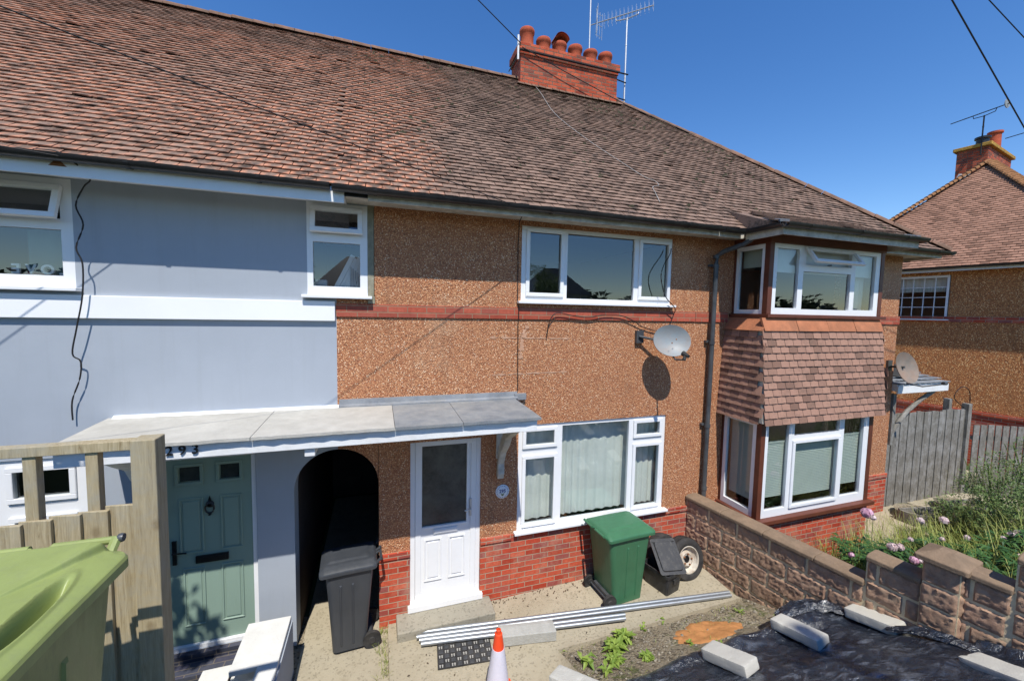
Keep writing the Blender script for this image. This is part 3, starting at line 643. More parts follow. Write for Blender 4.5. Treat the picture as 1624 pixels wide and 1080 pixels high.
# 297 walls
mb = MB(); wall_grid(mb, 4.6, 9.4, .93, 5.16, [(5.32, 7.64, .93, 5.0)], 0, .02)
mb.quad((9.4, 0, 0), (9.4, 7.8, 0), (9.4, 7.8, 5.16), (9.4, 0, 5.16)); mb.quad((9.4, 7.8, 0), (4.6, 7.8, 0), (4.6, 7.8, 5.16), (9.4, 7.8, 5.16)); mb.build('wall', 'pebble', h297)
dado(h297, 4.602, 5.235); dado(h297, 7.67, 9.43)
mb = MB(); mb.box(9.401, 9.43, .101, 7.8, -.1, .94); mb.build('brick_base', 'brick', h297)
# bay
BX0, BX1, BY = 5.24, 7.66, -.72
mb = MB(); mb.box(BX0, BX1, BY, 0, -.1, .90); mb.build('bay_wall', 'brick', h297)
mb = MB()
mb.box(BX0-.05, BX1+.05, BY-.08, .0, .905, .965)                       # lower sill
mb.box(BX0, BX0+.085, BY, BY+.085, .966, 2.46); mb.box(BX1-.09, BX1, BY, BY+.085, .966, 2.46); mb.box(BX0+.01, BX0+.06, -.05, -.001, .966, 2.46)
mb.box(BX0+.086, BX1-.091, BY+.005, BY+.06, 2.405, 2.46)
mb.box(BX1-.05, BX1, BY+.086, 0, .966, 1.02); mb.box(BX1-.05, BX1, BY+.086, -.001, 2.40, 2.46)
mb.build('bay_frame', 'brown', h297, bevel=.006); mb = MB()
U0, U1, UY = 5.31, 7.79, -.62
mb.box(U0-.04, U1+.04, UY-.06, 0, 3.925, 3.975)
mb.box(U0, U0+.085, UY, UY+.085, 3.976, 5.0); mb.box(U1-.085, U1, UY, UY+.085, 3.976, 5.0); mb.box(U0+.005, U0+.05, -.04, -.001, 3.976, 5.0)
mb.box(U0-.01, U1+.01, UY-.012, 0, 4.995, 5.135)
mb.build('bay_frame', 'brown', h297, bevel=.006)
mb = MB(); mb.box(U1-.03, U1, UY+.086, 0, 3.976, 4.99); mb.build('bay_side_panel', 'brown', h297); mb = MB(); mb.box(BX1-.03, BX1, BY+.086, -.05, 1.021, 2.40); mb.build('bay_side_panel', 'brown', h297)
# tile-hanging: front, left and right flared faces
mb = MB(); ZT, ZB = 3.745, 2.40
mb2 = MB()
ya, yb = -.675, -.80; H = ZT-ZB
nf = Vector((0, -H, -(-yb+ya))).normalized()
Sf = Vector((0, ya-yb, H)).normalized(); LS = sqrt(H*H+(ya-yb)**2)
kick = lambda p: p
tiles(mb, (5.17, yb, ZB), (1, 0, 0), Sf, nf, 0, 2.58, 0, LS-.02, lambda u, s: True, g=.103, w=.166, lift=.030, rnd=.35, sg=.25, clip=True)
Sl = Vector((.06, 0, H)).normalized()
tiles(mb, (5.15, 0, ZB), (0, -1, 0), Sl, Vector((-H, 0, .06)).normalized(), 0, .80, 0, LS-.02, lambda u, s: u < .80-.10*s, g=.103, w=.15, lift=.030, rnd=.35, sg=.25, clip=True)
Sr = Vector((-.06, 0, H)).normalized()
tiles(mb, (7.79, -.8, ZB), (0, 1, 0), Sr, Vector((H, 0, .06)).normalized(), 0, .80, 0, LS-.02, lambda u, s: u > .10*s, g=.103, w=.15, lift=.030, rnd=.35, sg=.25, clip=True)
mb.build('hung_tiles', 'tile_hang', h297)
mb = MB(); mb.add([(5.165, -.79, ZB+.02), (7.77, -.79, ZB+.02), (7.77, 0, ZB+.02), (5.165, 0, ZB+.02), (5.22, -.67, ZT), (7.72, -.67, ZT), (7.72, 0, ZT), (5.22, 0, ZT)], [(0,3,2,1), (4,5,6,7), (0,1,5,4), (1,2,6,5), (3,0,4,7)]); mb.build('bay_apron_core', 'old_paint', h297)
mb = MB()
xs_ = [5.195, 5.86, 6.5, 7.1, 7.745]
for i, (a, b) in enumerate(zip(xs_, xs_[1:])):
    o_ = .004*(i % 2); mb.add([(a+.004, -.71-o_, 3.735), (b-.004, -.71-o_, 3.735), (b-.004, -.64, 3.922), (a+.004, -.64, 3.922), (a+.004, -.69, 3.735), (b-.004, -.69, 3.735), (b-.004, -.6, 3.922), (a+.004, -.6, 3.922)], [(0,1,2,3), (4,5,1,0), (3,2,6,7), (0,3,7,4), (1,5,6,2)], t := 0)
mb.add([(5.165, 0, 3.735), (5.165, -.708, 3.735), (5.285, -.638, 3.922), (5.285, 0, 3.922)], [(0,1,2,3)]); mb.add([(7.775, -.708, 3.735), (7.775, 0, 3.735), (7.715, 0, 3.922), (7.715, -.638, 3.922)], [(0,1,2,3)])
mb.build('apron_cap', M['cap_clay'] if 'cap_clay' in M else simple('orange_clay_cap', lin(196, 116, 72), .85, .18, 5, .4, 40, .2, dirt=lin(110, 78, 60), dirt_amt=.6), h297)

# windows
inl = lambda a, b, c, d, k='sash', *r: (a, b, c, d, k, *r)
LBL = None
window(h293, XF((0, .0, 0)), *W1, [inl(-4.5, -3.78, 4.16, 4.99, 'fixed'), inl(-3.66, -2.83, 4.19, 4.62, 'fixed'), inl(-3.66, -2.83, 4.72, 5.0, 'vent', .30)], curtains=[(-3.2, -2.86, 4.1, 4.7, .22, 'curtain_dark', 'net'), (-4.55, -4.1, 4.1, 5.0, .22, 'curtain_dark', 'net')])
window(h293, XF((0, .0, 0)), *W2, [inl(-.685, -.215+.02, 4.18, 4.67, 'fixed'), inl(-.675, -.195, 4.79, 5.03, 'vent', .20)])
window(h293, XF((0, .02, 0)), *G3, [inl(-4.8, -3.95, 1.06, 1.85), inl(-4.8, -3.95, 2.0, 2.33), inl(-3.80, -3.45, 1.06, 2.33, 'fixed'), inl(-3.30, -2.87, 1.06, 1.84), inl(-3.30, -2.87, 2.06, 2.33)])
window(h295, XF((0, .005, 0)), *UW, [inl(1.875, 2.335, 4.185, 4.985), inl(2.43, 3.49, 4.13, 5.0, 'fixed'), inl(3.605, 4.07, 4.185, 4.965)], sill=.09)
window(h295, XF((0, .02, 0)), *LW, [inl(1.885, 2.315, 2.13, 2.33), inl(1.885, 2.32, 1.03, 1.95), inl(2.435, 3.52, 1.02, 2.37, 'fixed'), inl(3.635, 4.06, 2.14, 2.33), inl(3.635, 4.06, 1.04, 1.97)], sill=.10,
       curtains=[(1.80, 4.14, 1.0, 2.40, .17, 'curtain', 'net')])
window(h297, XF((0, UY+.01, 0)), 5.396, 7.704, 3.978, 4.995, [inl(5.47, 5.90, 4.07, 4.93, 'fixed'), inl(6.0, 7.03, 4.06, 4.62, 'fixed'), inl(6.04, 7.03, 4.72, 4.95, 'vent', .62), inl(7.13, 7.60, 4.07, 4.93, 'fixed')], sill=0,
       curtains=[(5.42, 7.68, 4.60, 4.97, .10, 'curtain', 'roll'), (5.44, 5.66, 4.0, 4.68, .2, 'curtain', 'net'), (7.30, 7.66, 4.0, 4.68, .2, 'curtain', 'net')])
window(h297, XF((U0+.01, -.045, 0), '-x'), 0, .488, 3.978, 4.99, [inl(.05, .44, 4.04, 4.93, 'fixed')], sill=0, curtains=[(.02, .46, 4.68, 4.97, .12, 'blind', 'roll')])
window(h297, XF((0, BY+.01, 0)), 5.327, 7.568, .968, 2.404, [inl(5.39, 5.80, 1.08, 2.36, 'fixed'), inl(5.91, 6.88, 2.17, 2.36, 'fixed'), inl(5.92, 6.86, 1.10, 2.06), inl(6.99, 7.45, 1.10, 2.36, 'fixed')], sill=0,
       curtains=[(5.36, 5.86, 1.24, 2.06, .07, 'blind', 'blind'), (5.90, 6.90, 1.20, 2.02, .075, 'blind', 'blind'), (6.96, 7.50, 1.26, 2.06, .07, 'blind', 'blind')])
window(h297, XF((BX0+.01, -.052, 0), '-x'), 0, .58, .968, 2.404, [inl(.06, .52, 1.06, 2.34, 'fixed')], sill=0, curtains=[(.04, .54, 1.15, 2.32, .12, 'blind', 'blind')])

# roofs, tiled in one shared slope but built house by house
def rz_(y): return EZ+SL*(y-EY)
zone = lambda u, s: max(0., min(1., .5+1.4*(.35-u)+.9*noise.noise((u*1.1, s*1.1, 0))))
def z293(u, s): X = u-9.5; return zone(X-.12*s, s)*(.75+.5*noise.noise((X*.7, s*.9, 5)))*(1 if s < 4.9 else .45)
def z295(u, s): X = u-.45; return zone(X-.12*s, s)*.85+.05
def z297(u, s): return .06
hipin = lambda x, s: x < 9.74-s*cs_
for h, a, b, zf in ((h293, -9.5, -.45, z293), (h295, -.45, 4.6, z295), (h297, 4.6, 9.85, z297)):
    mb = MB()
    tiles(mb, (a, EY-.02, EZ-.018), (1, 0, 0), (0, cs_, sn_), (0, -sn_, cs_), 0, b-a, 0, SLEN, (lambda u, s, a=a, b=b: u < b-a and (a+u < 9.74-s*cs_) and not (5.15 < a+u < 7.95 and s < .45)), tint=zf)
    mb.add([(a, EY, EZ-.03), (min(b, 9.8), EY, EZ-.03), (min(b, 5.5), RY, RZ-.03), (a, RY, RZ-.03)], [(0,1,2,3)], 0, (.1, 0, 0))
    mb.add([(min(b, 9.8), 2*RY-EY, EZ), (a, 2*RY-EY, EZ), (a, RY, RZ-.03), (min(b, 5.5), RY, RZ-.03)], [(0,1,2,3)], 0, (.5, 0, 0))
    if h is h297: mb.add([(9.8, EY, EZ-.03), (9.8, 2*RY-EY, EZ-.03), (5.5, RY, RZ-.03)], [(0,1,2)], 0, (.5, 0, 0))
    rf = mb.build('roof', 'tile', h)
    rt = MB(); half_round(rt, (a, RY, RZ-.01), (min(b, 5.5), RY, RZ-.01))
    if h is h297: half_round(rt, (5.5, RY, RZ-.02), (9.84, EY-.04, EZ-.03), r=.10)
    rt.build('ridge_tiles', 'ridge', rf, smooth=True, ang=50)
    if h is not h293:
        ms = MB(); k_ = 0
        while k_ < 170:
            X_ = random.uniform(a, min(b, 9.5)); s_ = SLEN*(random.random()**.6)
            if X_ > 9.6-s_*cs_ or noise.noise((X_*.8, s_*.8, 3)) < -.05: continue
            k_ += 1; c = Vector((X_, EY+s_*cs_, EZ+s_*sn_))+Vector((0, -sn_, cs_))*.03; q = random.uniform(.012, .035)
            A_1, B_1, N_1 = Vector((1, 0, 0)), Vector((0, cs_, sn_)), Vector((0, -sn_, cs_)); V = [c+N_1*q*.7]
            V += [c+(A_1*cos(t*pi/3)*1.5+B_1*sin(t*pi/3))*q*random.uniform(.6, 1.2)-N_1*.01 for t in range(6)]; ms.add(V, [(0, t+1, (t+1) % 6+1) for t in range(6)])
        ms.build('moss', 'moss', rf, smooth=True, ang=80)['kind'] = 'stuff'
    h['roof'] = rf.name
    if h is h295: rf295 = rf
    if h is h297: rf297 = rf
for h in (h293, h295, h297): del h['roof']
# small projecting roof over the bay
mb = MB()
BS = .40; cb, sb = 1/sqrt(1+BS*BS), BS/sqrt(1+BS*BS)
tiles(mb, (5.06, -1.02, 5.16), (1, 0, 0), (0, cb, sb), (0, -sb, cb), 0, 2.86, 0, 1.35, lambda u, s: .55*s-.1 < u < 2.9-.55*s, tint=None)
mb.add([(5.06, -1.0, 5.15), (7.92, -1.0, 5.15), (7.92, .33, 5.69), (5.06, .33, 5.69)], [(0,1,2,3)]); 
mb.add([(5.06, -1.0, 5.15), (5.06, .33, 5.69), (5.06, -.38, 5.15)], [(0,1,2)]); mb.add([(7.92, -1.0, 5.15), (7.92, -.38, 5.15), (7.92, .33, 5.69)], [(0,1,2)])
mb.build('bay_roof', 'tile', h297)
mb = MB(); mb.bar((5.08, -.99, 5.205), (5.3, -.42, 5.36), .12, .03); mb.bar((7.9, -.99, 5.205), (7.7, -.42, 5.36), .12, .03); mb.build('flashing', 'lead', h297)
mb = MB(); mb.box(5.08, 7.90, -.98, -.955, 5.03, 5.14); mb.box(5.08, 5.1, -.955, -.40, 5.03, 5.14); mb.box(7.88, 7.9, -.955, -.40, 5.03, 5.14); mb.box(5.10, 7.88, -.955, 0, 5.136, 5.15); mb.build('bay_fascia', 'old_paint', h297)
gutter(5.04, 7.96, -1.04, 5.17, h297); gutter(-1.02, -.42, 5.02, 5.17, h297, dirn='y'); gutter(-1.02, -.42, 7.98, 5.17, h297, dirn='y')
gutter(-9.5, -.46, -.455, 5.185, h293); gutter(-.44, 4.6, -.455, 5.175, h295); gutter(4.61, 5.0, -.455, 5.17, h297); gutter(8.03, 9.92, -.455, 5.17, h297); gutter(-.5, 8.2, 9.86, 5.17, h297, dirn='y')
mb = MB(); mb.box(-9.5, -.33, -.40, -.375, 5.02, 5.175); mb.box(-9.5, -.33, -.374, -.0, 5.10, 5.12); mb.box(-9.5, -.33, -.374, -.355, 5.035, 5.10)
mb.build('fascia', 'white', h293, bevel=.004)
mb = MB(); mb.prism([(-.20+.02*0, 0)]*0 or [(-2.66, 5.10), (-2.54, 5.10), (-2.60, 5.165)], -.405, -.401); mb.build('vent_cowl', 'rust', h293)
mb = MB(); mb.box(-.10, 4.6, -.385, -.36, 5.07, 5.16); mb.box(-.33, 4.6, -.359, 0, 5.115, 5.14); mb.build('fascia', 'old_paint', h295, bevel=.004)
mb = MB()
for x in (.55, 1.75, 2.85, 3.95): mb.lathe([(0, 0), (.035, 0)], (x, -.20, 5.1145), n=12)
mb.box(-.33, -.10, -.385, -.36, 5.10, 5.17); mb.build('soffit_vents', 'iron', h295)
mb = MB(); mb.box(4.6, 5.07, -.385, -.36, 5.06, 5.16); mb.box(4.6, 9.75, -.359, 0, 5.115, 5.14); mb.box(7.92, 9.76, -.385, -.36, 5.06, 5.16); mb.box(9.735, 9.76, -.359, 8.1, 5.06, 5.16); mb.box(9.4, 9.734, .001, 8.1, 5.115, 5.14); mb.build('fascia', 'old_paint', h297, bevel=.004)
mb = MB(); mb.tube([(5.12, -.46, 5.13), (5.12, -.46, 5.04), (5.06, -.38, 4.98), (4.93, -.16, 4.9), (4.88, -.09, 4.84), (4.88, -.085, 4.7), (4.875, -.085, 2.5), (4.87, -.085, .05)], .036, 10)
for z in (4.80, 4.66, 3.5, 2.2, 1.2): mb.lathe([(.04, 0), (.045, .0), (.045, .05), (.036, .05)], (4.875, -.085, z), n=12)
for z in (3.52, 2.22, 4.68): mb.box(4.80, 4.95, -.05, -.001, z, z+.035)
mb.build('downpipe', 'gunmetal', h297, smooth=True)

# chimney
CX0, CX1, CY0, CY1, CZ = 2.95, 5.36, 3.66, 4.3, 9.70
mb = MB(); mb.box(CX0, CX1, CY0, CY1, 8.3, 9.515); mb.box(CX0-.02, CX1+.02, CY0-.02, CY1+.02, 9.517, 9.59); mb.box(CX0-.045, CX1+.045, CY0-.045, CY1+.045, 9.592, 9.74)
ch = mb.build('chimney', 'chim_brick', h295, bevel=.008)
mb = MB(); mb.prism([(CY0-.03, 9.741), (CY1+.03, 9.741), (CY1-.15, 9.80), (CY0+.15, 9.80)], CX0-.03, CX1+.03, axis='x'); mb.build('flaunching', 'cement', ch, bevel=.02)
mb = MB(); half_round(mb, (CX0-.1, CY0-.06, rz_(CY0)-.03), (CX1+.1, CY0-.06, rz_(CY0)-.03), r=.075, seg=.16); mb.build('mortar_fillet', 'ridge', ch, smooth=True)
for i in range(6):
    x = 3.19+i*.40; k = 1+.05*random.uniform(-1, 1); mb = MB()
    mb.lathe([(.160, 0), (.150, .02), (.148, .28), (.168, .30), (.172, .35*k), (.158, .38*k), (.135, .38*k), (.128, .32), (.12, .02)], (x, 3.96, 9.72+(.12 if i == 0 else 0)), n=22)
    mb.build('chimney_pot', 'clay_pot', ch, smooth=True, ang=50)
mb = MB()      # bent hood tile over the third pot
mb.grid(lambda u, v: (3.99+.18*cos(pi*(.08+.84*u)), 3.78+.42*v, 10.10+.17*sin(pi*(.08+.84*u))), 12, 4); mb.grid(lambda u, v: (3.99+.155*cos(pi*(.08+.84*u)), 3.78+.42*v, 10.095+.145*sin(pi*(.08+.84*u))), 12, 4, flip=True)
mb.build('pot_hood', 'clay_pot', ch, smooth=True)
mb = MB(); mb.tube([(CX0-.05, CY0-.06, 9.56), (CX1+.25, CY0-.06, 9.56)], .016, 6); mb.tube([(CX0-.05, CY0-.05, 9.50), (CX0-.05, CY1+.05, 9.50)], .012, 6); mb.build('strap', 'iron', ch)
mb = MB(); mb.tube([(CX0-.07, CY0-.03, 9.36), (CX0-.07, CY0-.03, 9.86)], .022, 8); mb.build('white_pipe', 'white', ch)

# doors
dr = MB(); dr.box(D3[0], D3[0]+.05, .03, .10, D3[2], D3[3]); dr.box(D3[1]-.05, D3[1], .03, .10, D3[2], D3[3]); dr.box(D3[0]+.051, D3[1]-.051, .03, .10, D3[3]-.05, D3[3]); dr.box(D3[0]+.051, D3[1]-.051, .01, .10, D3[2], D3[2]+.045)
door = dr.build('door', 'white', h293, bevel=.004)
mb = MB(); a, b = D3[0]+.052, D3[1]-.052
TL = [(-2.01, -1.82, 2.06, 2.225), (-1.64, -1.455, 2.06, 2.225)]
wall_grid(mb, a, b, D3[2]+.047, D3[3]-.052, TL, .045, .03)
for (p, q, r, s_) in [(-2.02, -1.80, 1.27, 1.88), (-1.645, -1.44, 1.27, 1.88), (-2.0, -1.80, .45, 1.11), (-1.65, -1.44, .45, 1.11)]:
    ring(mb, p, q, r, s_, .018, .033, .046); mb.box(p+.035, q-.035, .037, .046, r+.035, s_-.035)
for (p, q, r, s_) in TL: ring(mb, p-.035, q+.035, r-.035, s_+.035, .034, .028, .046)
mb.build('door_leaf', 'green_door', door, bevel=.004, seg=1)
for (p, q, r, s_) in TL: mb = MB(); mb.quad((p, .07, r), (q, .07, r), (q, .07, s_), (p, .07, s_)); mb.build('door_glass', 'frosted', door)
mb = MB(); mb.box(-1.88, -1.575, .022, .045, 1.155, 1.235); mb.box(-1.855, -1.60, .016, .022, 1.17, 1.22); mb.build('letterbox', 'iron', door, bevel=.004)
mb = MB(); mb.lathe([(.0, 0), (.032, 0), (.04, .012), (.02, .03)], (-1.735, .044, 1.80), 'y', 14); mb.tube([(-1.735+.04*sin(t*pi/8), .02, 1.76+.055*cos(t*pi/8)) for t in range(17)], .009, 6); mb.lathe([(.0, 0), (.016, .0), (.012, .02)], (-1.735, .03, 1.69), 'y', 10); mb.prism([(-1.75, 1.84), (-1.72, 1.84), (-1.735, 1.89)], .02, .035); mb.build('door_knocker', 'iron', door, smooth=True)
mb = MB(); mb.box(-2.085, -2.05, .025, .045, 1.17, 1.43); mb.tube([(-2.067, .03, 1.32), (-2.067, -.02, 1.32), (-1.94, -.025, 1.315)], .009, 8); mb.build('door_handle', 'iron', door)
mb = MB(); mb.box(D3[0]-.05, D3[1]+.05, -.06, .09, .12, .198); mb.build('door_step', 'blue_brick', h293, bevel=.006)
mb = MB(); mb.box(D3[0]-.1, D3[1]+.2, -.26, -.001, -.1, .118); mb.build('brick_step', 'blue_brick', h293, bevel=.006)

dr = MB(); a, b, c, d = D5; ring(dr, a, b, c, d, .06, .02, .09); dr.box(a-.03, b+.03, -.06, .02, c-.03, c+.045)
door = dr.build('door', 'white', h295, bevel=.004)
mb = MB(); a, b, c, d = a+.062, b-.062, c+.062, d-.062
GL = (.515, 1.085, 1.19, 2.28)
wall_grid(mb, a, b, c, d, [GL], .025, .03); ring(mb, a, b, c, d, .07, .012, .024); ring(mb, GL[0]-.03, GL[1]+.03, GL[2]-.03, GL[3]+.01, .03, .014, .026)
for p, q in ((.545, .765), (.85, 1.07)):
    ring(mb, p, q, .47, 1.03, .02, .010, .024); mb.box(p+.045, q-.045, .014, .026, .515, .985)
mb.build('door_leaf', 'white', door, bevel=.003, seg=1)
mb = MB(); mb.quad((GL[0], .045, GL[2]), (GL[1], .045, GL[2]), (GL[1], .045, GL[3]), (GL[0], .045, GL[3])); mb.build('door_glass', 'frosted', door)
mb = MB(); mb.box(.66, .97, .008, .024, 1.085, 1.15); mb.box(.675, .955, .003, .008, 1.095, 1.14); mb.build('letterbox', 'white', door, bevel=.004)
mb = MB(); mb.box(1.125, 1.15, .0, .012, 1.27, 1.5); mb.tube([(1.137, .01, 1.37), (1.137, -.035, 1.37), (1.05, -.04, 1.365)], .009, 8); mb.build('door_handle', 'alu', door)
mb = MB(); mb.box(.20, 1.40, -.345, -.012, -.1, .135); mb.build('door_step', 'step', h295, bevel=.012)
M['lichen_yellow'] = simple('yellow_lichen', lin(176, 138, 66), .9, .3, 9, .5, 30, .2, dirt=lin(120, 84, 52), dirt_amt=.9)
# ------------------------------------------------------------------ neighbouring hipped house
nb = empty('hipped_house', (15, 2.6, 0), 'separate golden pebbledashed house with hipped clay roof beyond the grey timber fence', 'house')
NW = (2.40, 3.70, 3.97, 5.2)       # window as y0,y1,z0,z1
mb = MB(); mb.X = XF((15, 5.6, 0), '-x'); wall_grid(mb, 0, 5.7, 1.54, 5.42, [(5.6-NW[1], 5.6-NW[0], NW[2], NW[3])], 0, .08); mb.X = None
mb.quad((15, -.1, 0), (24, -.1, 0), (24, -.1, 5.42), (15, -.1, 5.42)); mb.quad((24, 5.6, 0), (15, 5.6, 0), (15, 5.6, 5.42), (24, 5.6, 5.42)); mb.quad((24, -.1, 0), (24, 5.6, 0), (24, 5.6, 5.42), (24, -.1, 5.42)); mb.build('wall', 'pebble_dark', nb)
mb = MB(); mb.box(14.985, 15.2, -.12, 5.62, -.1, 1.44); mb.box(14.95, 15.2, -.15, 5.65, 1.442, 1.53); mb.build('brick_base', 'brick', nb, bevel=.005)
mb = MB(); mb.box(14.98, 15.0, -.12, 5.62, 3.90, 4.05); mb.build('brick_band', 'brick', nb)
bars = [(a, a+.018, 4.03, 5.14) for a in [.06+.232*i for i in range(1, 5)]]+[(.05, 1.24, z, z+.018) for z in (4.30, 4.58, 4.86)]
window(nb, XF((15.0, NW[1], 0), '-x'), 0, 1.28, NW[2], NW[3], [(.05, 1.23, 4.03, 5.14, 'fixed')], curtains=[(.05, 1.2, 4.75, 5.15, .2, 'curtain', 'net')], bars=bars)
mb = MB(); mb.quad((15.05, .5, 0), (23.9, .5, 0), (23.9, .5, 5.3), (15.05, .5, 5.3)); mb.quad((18.5, .5, 0), (18.5, 5.5, 0), (18.5, 5.5, 5.3), (18.5, .5, 5.3)); mb.quad((15.05, .5, 2.7), (24, .5, 2.7), (24, 5.5, 2.7), (15.05, 5.5, 2.7)); mb.build('room', 'plaster', nb)
EX, EN, HS, AXx, AYy, AZz = 14.66, 5.40, 1.035, 18.0, 2.6, 8.86
HL = AXx-EX; HN = 3.05; c2 = 1/sqrt(1+HS*HS); s2 = HS*c2
mb = MB(); tl = HL/c2
tiles(mb, (EX, AYy+HL, EN), (0, -1, 0), (c2, 0, s2), (-s2, 0, c2), 0, HL+HN, 0, tl, lambda u, s: s*c2 < min(u, (HL+HN-u)*HL/HN)+.02, rnd=.6, tint=lambda u, s: .15)
hn_ = sqrt(HN*HN+(AZz-EN)**2); tiles(mb, (EX, AYy-HN, EN), (1, 0, 0), (0, HN/hn_, (AZz-EN)/hn_), (0, -(AZz-EN)/hn_, HN/hn_), 0, 9.5, 0, hn_, lambda u, s: s/hn_*HL < u+.02, g=.1, rnd=.8, tint=lambda u, s: 0)
mb.add([(EX, AYy+HL, EN-.01), (EX, AYy-HN, EN-.01), (AXx, AYy, AZz-.01)], [(0,1,2)]); mb.add([(EX, AYy-HN, EN-.01), (24.3, AYy-HN, EN-.01), (24.3, AYy, AZz-.01), (AXx, AYy, AZz-.01)], [(0,1,2,3)])
mb.add([(24.3, AYy+HL, EN-.01), (EX, AYy+HL, EN-.01), (AXx, AYy, AZz-.01), (24.3, AYy, AZz-.01)], [(0,1,2,3)]); mb.add([(24.3, AYy-HN, EN-.01), (24.3, AYy+HL, EN-.01), (24.3, AYy, AZz-.01)], [(0,1,2)])
rf = mb.build('roof', 'tile_far', nb)
for sg in (1, -1):     # bonnet hip tiles stepping up both hips
    mb = MB(); n = 46; HY = HL if sg > 0 else HN
    for i in range(n):
        f = i/n; p = Vector((EX+HL*f, AYy+sg*HY*(1-f), EN+(AZz-EN)*f+.03)); d = Vector((HL, -sg*HY, AZz-EN)).normalized()
        out = Vector((-1, sg, 0)).normalized(); sd = d.cross(Vector((0, 0, 1))).normalized()
        tip = p+out*.06-Vector((0, 0, .02)); V = []; u = sd.cross(d)
        for c, k in ((tip, 1.25), (p+d*.13, .9)):
            V += [c+sd*cos(pi*t/6)*.12*k+Vector((0, 0, 1))*sin(pi*t/6)*.075*k for t in range(7)]
        mb.add(V, [(t, t+1, 8+t, 7+t)[::-1] for t in range(6)]+[tuple(range(7))], 0, (random.random(), 0, 0))
    mb.build('bonnet_tiles', 'lichen', rf)
mb = MB(); half_round(mb, (AXx, AYy, AZz), (24.3, AYy, AZz), r=.12); mb.build('ridge_tiles', 'lichen', rf)
gutter(-.5, 6.1, 14.62, 5.40, nb, dirn='y'); gutter(14.6, 24.4, AYy-HN-.04, 5.40, nb)
mb = MB(); mb.box(14.70, 14.725, -.42, 5.9, 5.28, 5.39); mb.box(14.726, 15, -.42, 5.9, 5.375, 5.39); mb.box(14.726, 24.3, -.42, -.40, 5.28, 5.374); mb.box(15, 24.3, -.399, -.1, 5.375, 5.39); mb.build('fascia', 'white_paint', nb)
mb = MB(); mb.box(18.3, 20.7, 2.70, 3.40, 7.5, 9.47); mb.build('chimney_', 'chim_brick', nb); c_ = bpy.data.objects['chimney_']; c_.name = 'chimney.001'
mb = MB(); mb.box(18.22, 20.78, 2.62, 3.48, 9.471, 9.58); mb.build('chimney_cap', 'lichen_yellow', c_, bevel=.015)
for x, y in ((19.9, 2.95), (18.95, 3.0)):
    mb = MB(); hh = .74 if x > 19.5 else .38
    mb.lathe([(.16, 0), (.15, hh-.08), (.19, hh-.06), (.19, hh), (.15, hh), (.14, .02)], (x, y, 9.58), n=20); mb.build('chimney_pot', 'clay_pot' if x > 19.5 else 'iron', c_, smooth=True, ang=50)
mb = MB(); mb.add([(17.75, 2.95, 8.45), (18.25, 2.83, 8.62), (18.25, 3.3, 8.75), (17.8, 3.3, 8.35)], [(0,1,2,3)]); mb.build('flashing', 'lead', c_)

nb.location = (15.07, 2.10, 0); nb.rotation_euler = (0, 0, R(10))

# ------------------------------------------------------------------ long flat porch canopy over the two doors
cn = empty('porch_canopy', (-.4, 0, 2.6), 'long shallow lean-to canopy with white fascia above the green and white doors', 'canopy')
CY = -.92; CT = 2.765
def slab_part(x0, x1, mat, jit, xl=0):
    mb = MB(); nu = max(4, int((x1-x0)/.08)); ye = CY-.045
    edge = [ye+random.uniform(-jit, jit)*(1 if 0 < i < nu else .3) for i in range(nu+1)]
    def top(i, v):
        x = x0+(x1-x0)*i/nu-(0 if i else 0)+(.28*v*0); y = edge[i]*(1-v)+.0*v; z = CT+.018+(.02)*v+.006*noise.noise((x*5, v*3, 1))
        if xl and i < 3: x -= 0
        return (x+xl*(1-i/nu)*v, y, z)
    V = [top(i, v/4) for v in range(5) for i in range(nu+1)]; n1 = nu+1
    F = [(v*n1+i, v*n1+i+1, (v+1)*n1+i+1, (v+1)*n1+i) for v in range(4) for i in range(nu)]
    b = len(V); V += [(p[0], p[1], p[2]-.028) for p in V[:b]]
    F += [(b+f0, b+f3, b+f2, b+f1) for f0, f1, f2, f3 in F[:]]
    F += [(b+i, b+i+1, i+1, i) for i in range(nu)]; F += [((v+1)*n1+0, b+(v+1)*n1, b+v*n1, v*n1) for v in range(4)]+[(v*n1+nu, b+v*n1+nu, b+(v+1)*n1+nu, (v+1)*n1+nu) for v in range(4)]
    mb.add(V, F); return mb.build('roof_slab', mat, cn)
slab_part(-2.50, -1.08, 'felt_pale', .006, -.05); slab_part(-1.075, .15, 'felt_pale', .006); slab_part(.155, .83, 'felt_grey', .005); slab_part(.835, 1.70, 'felt_grey', .006)
mb = MB()
mb.prism([(-.075, 2.80), (-.0, 2.80), (-.0, 2.885), (-.022, 2.885), (-.028, 2.83), (-.075, 2.815)], -.43, 1.74, axis='x'); mb.box(1.70, 1.86, -.05, 0, 2.78, 2.86); mb.build('flashing', 'lead', cn)
mb = MB(); mb.prism([(-.05, 2.80), (-.0, 2.80), (-.0, 2.825), (-.02, 2.825)], -2.5, -.435, axis='x'); mb.build('mortar_fillet', 'white_render', cn)
mb = MB(); mb.box(-2.44, 1.67, CY, CY+.022, 2.625, CT-.006); mb.box(1.648, 1.67, CY+.023, 0, 2.63, CT-.006); mb.box(-2.44, -2.418, CY+.023, 0, 2.63, CT-.006); mb.box(-2.417, 1.647, CY+.023, 0, 2.635, 2.65)
mb.build('fascia', 'white_paint', cn, bevel=.004)
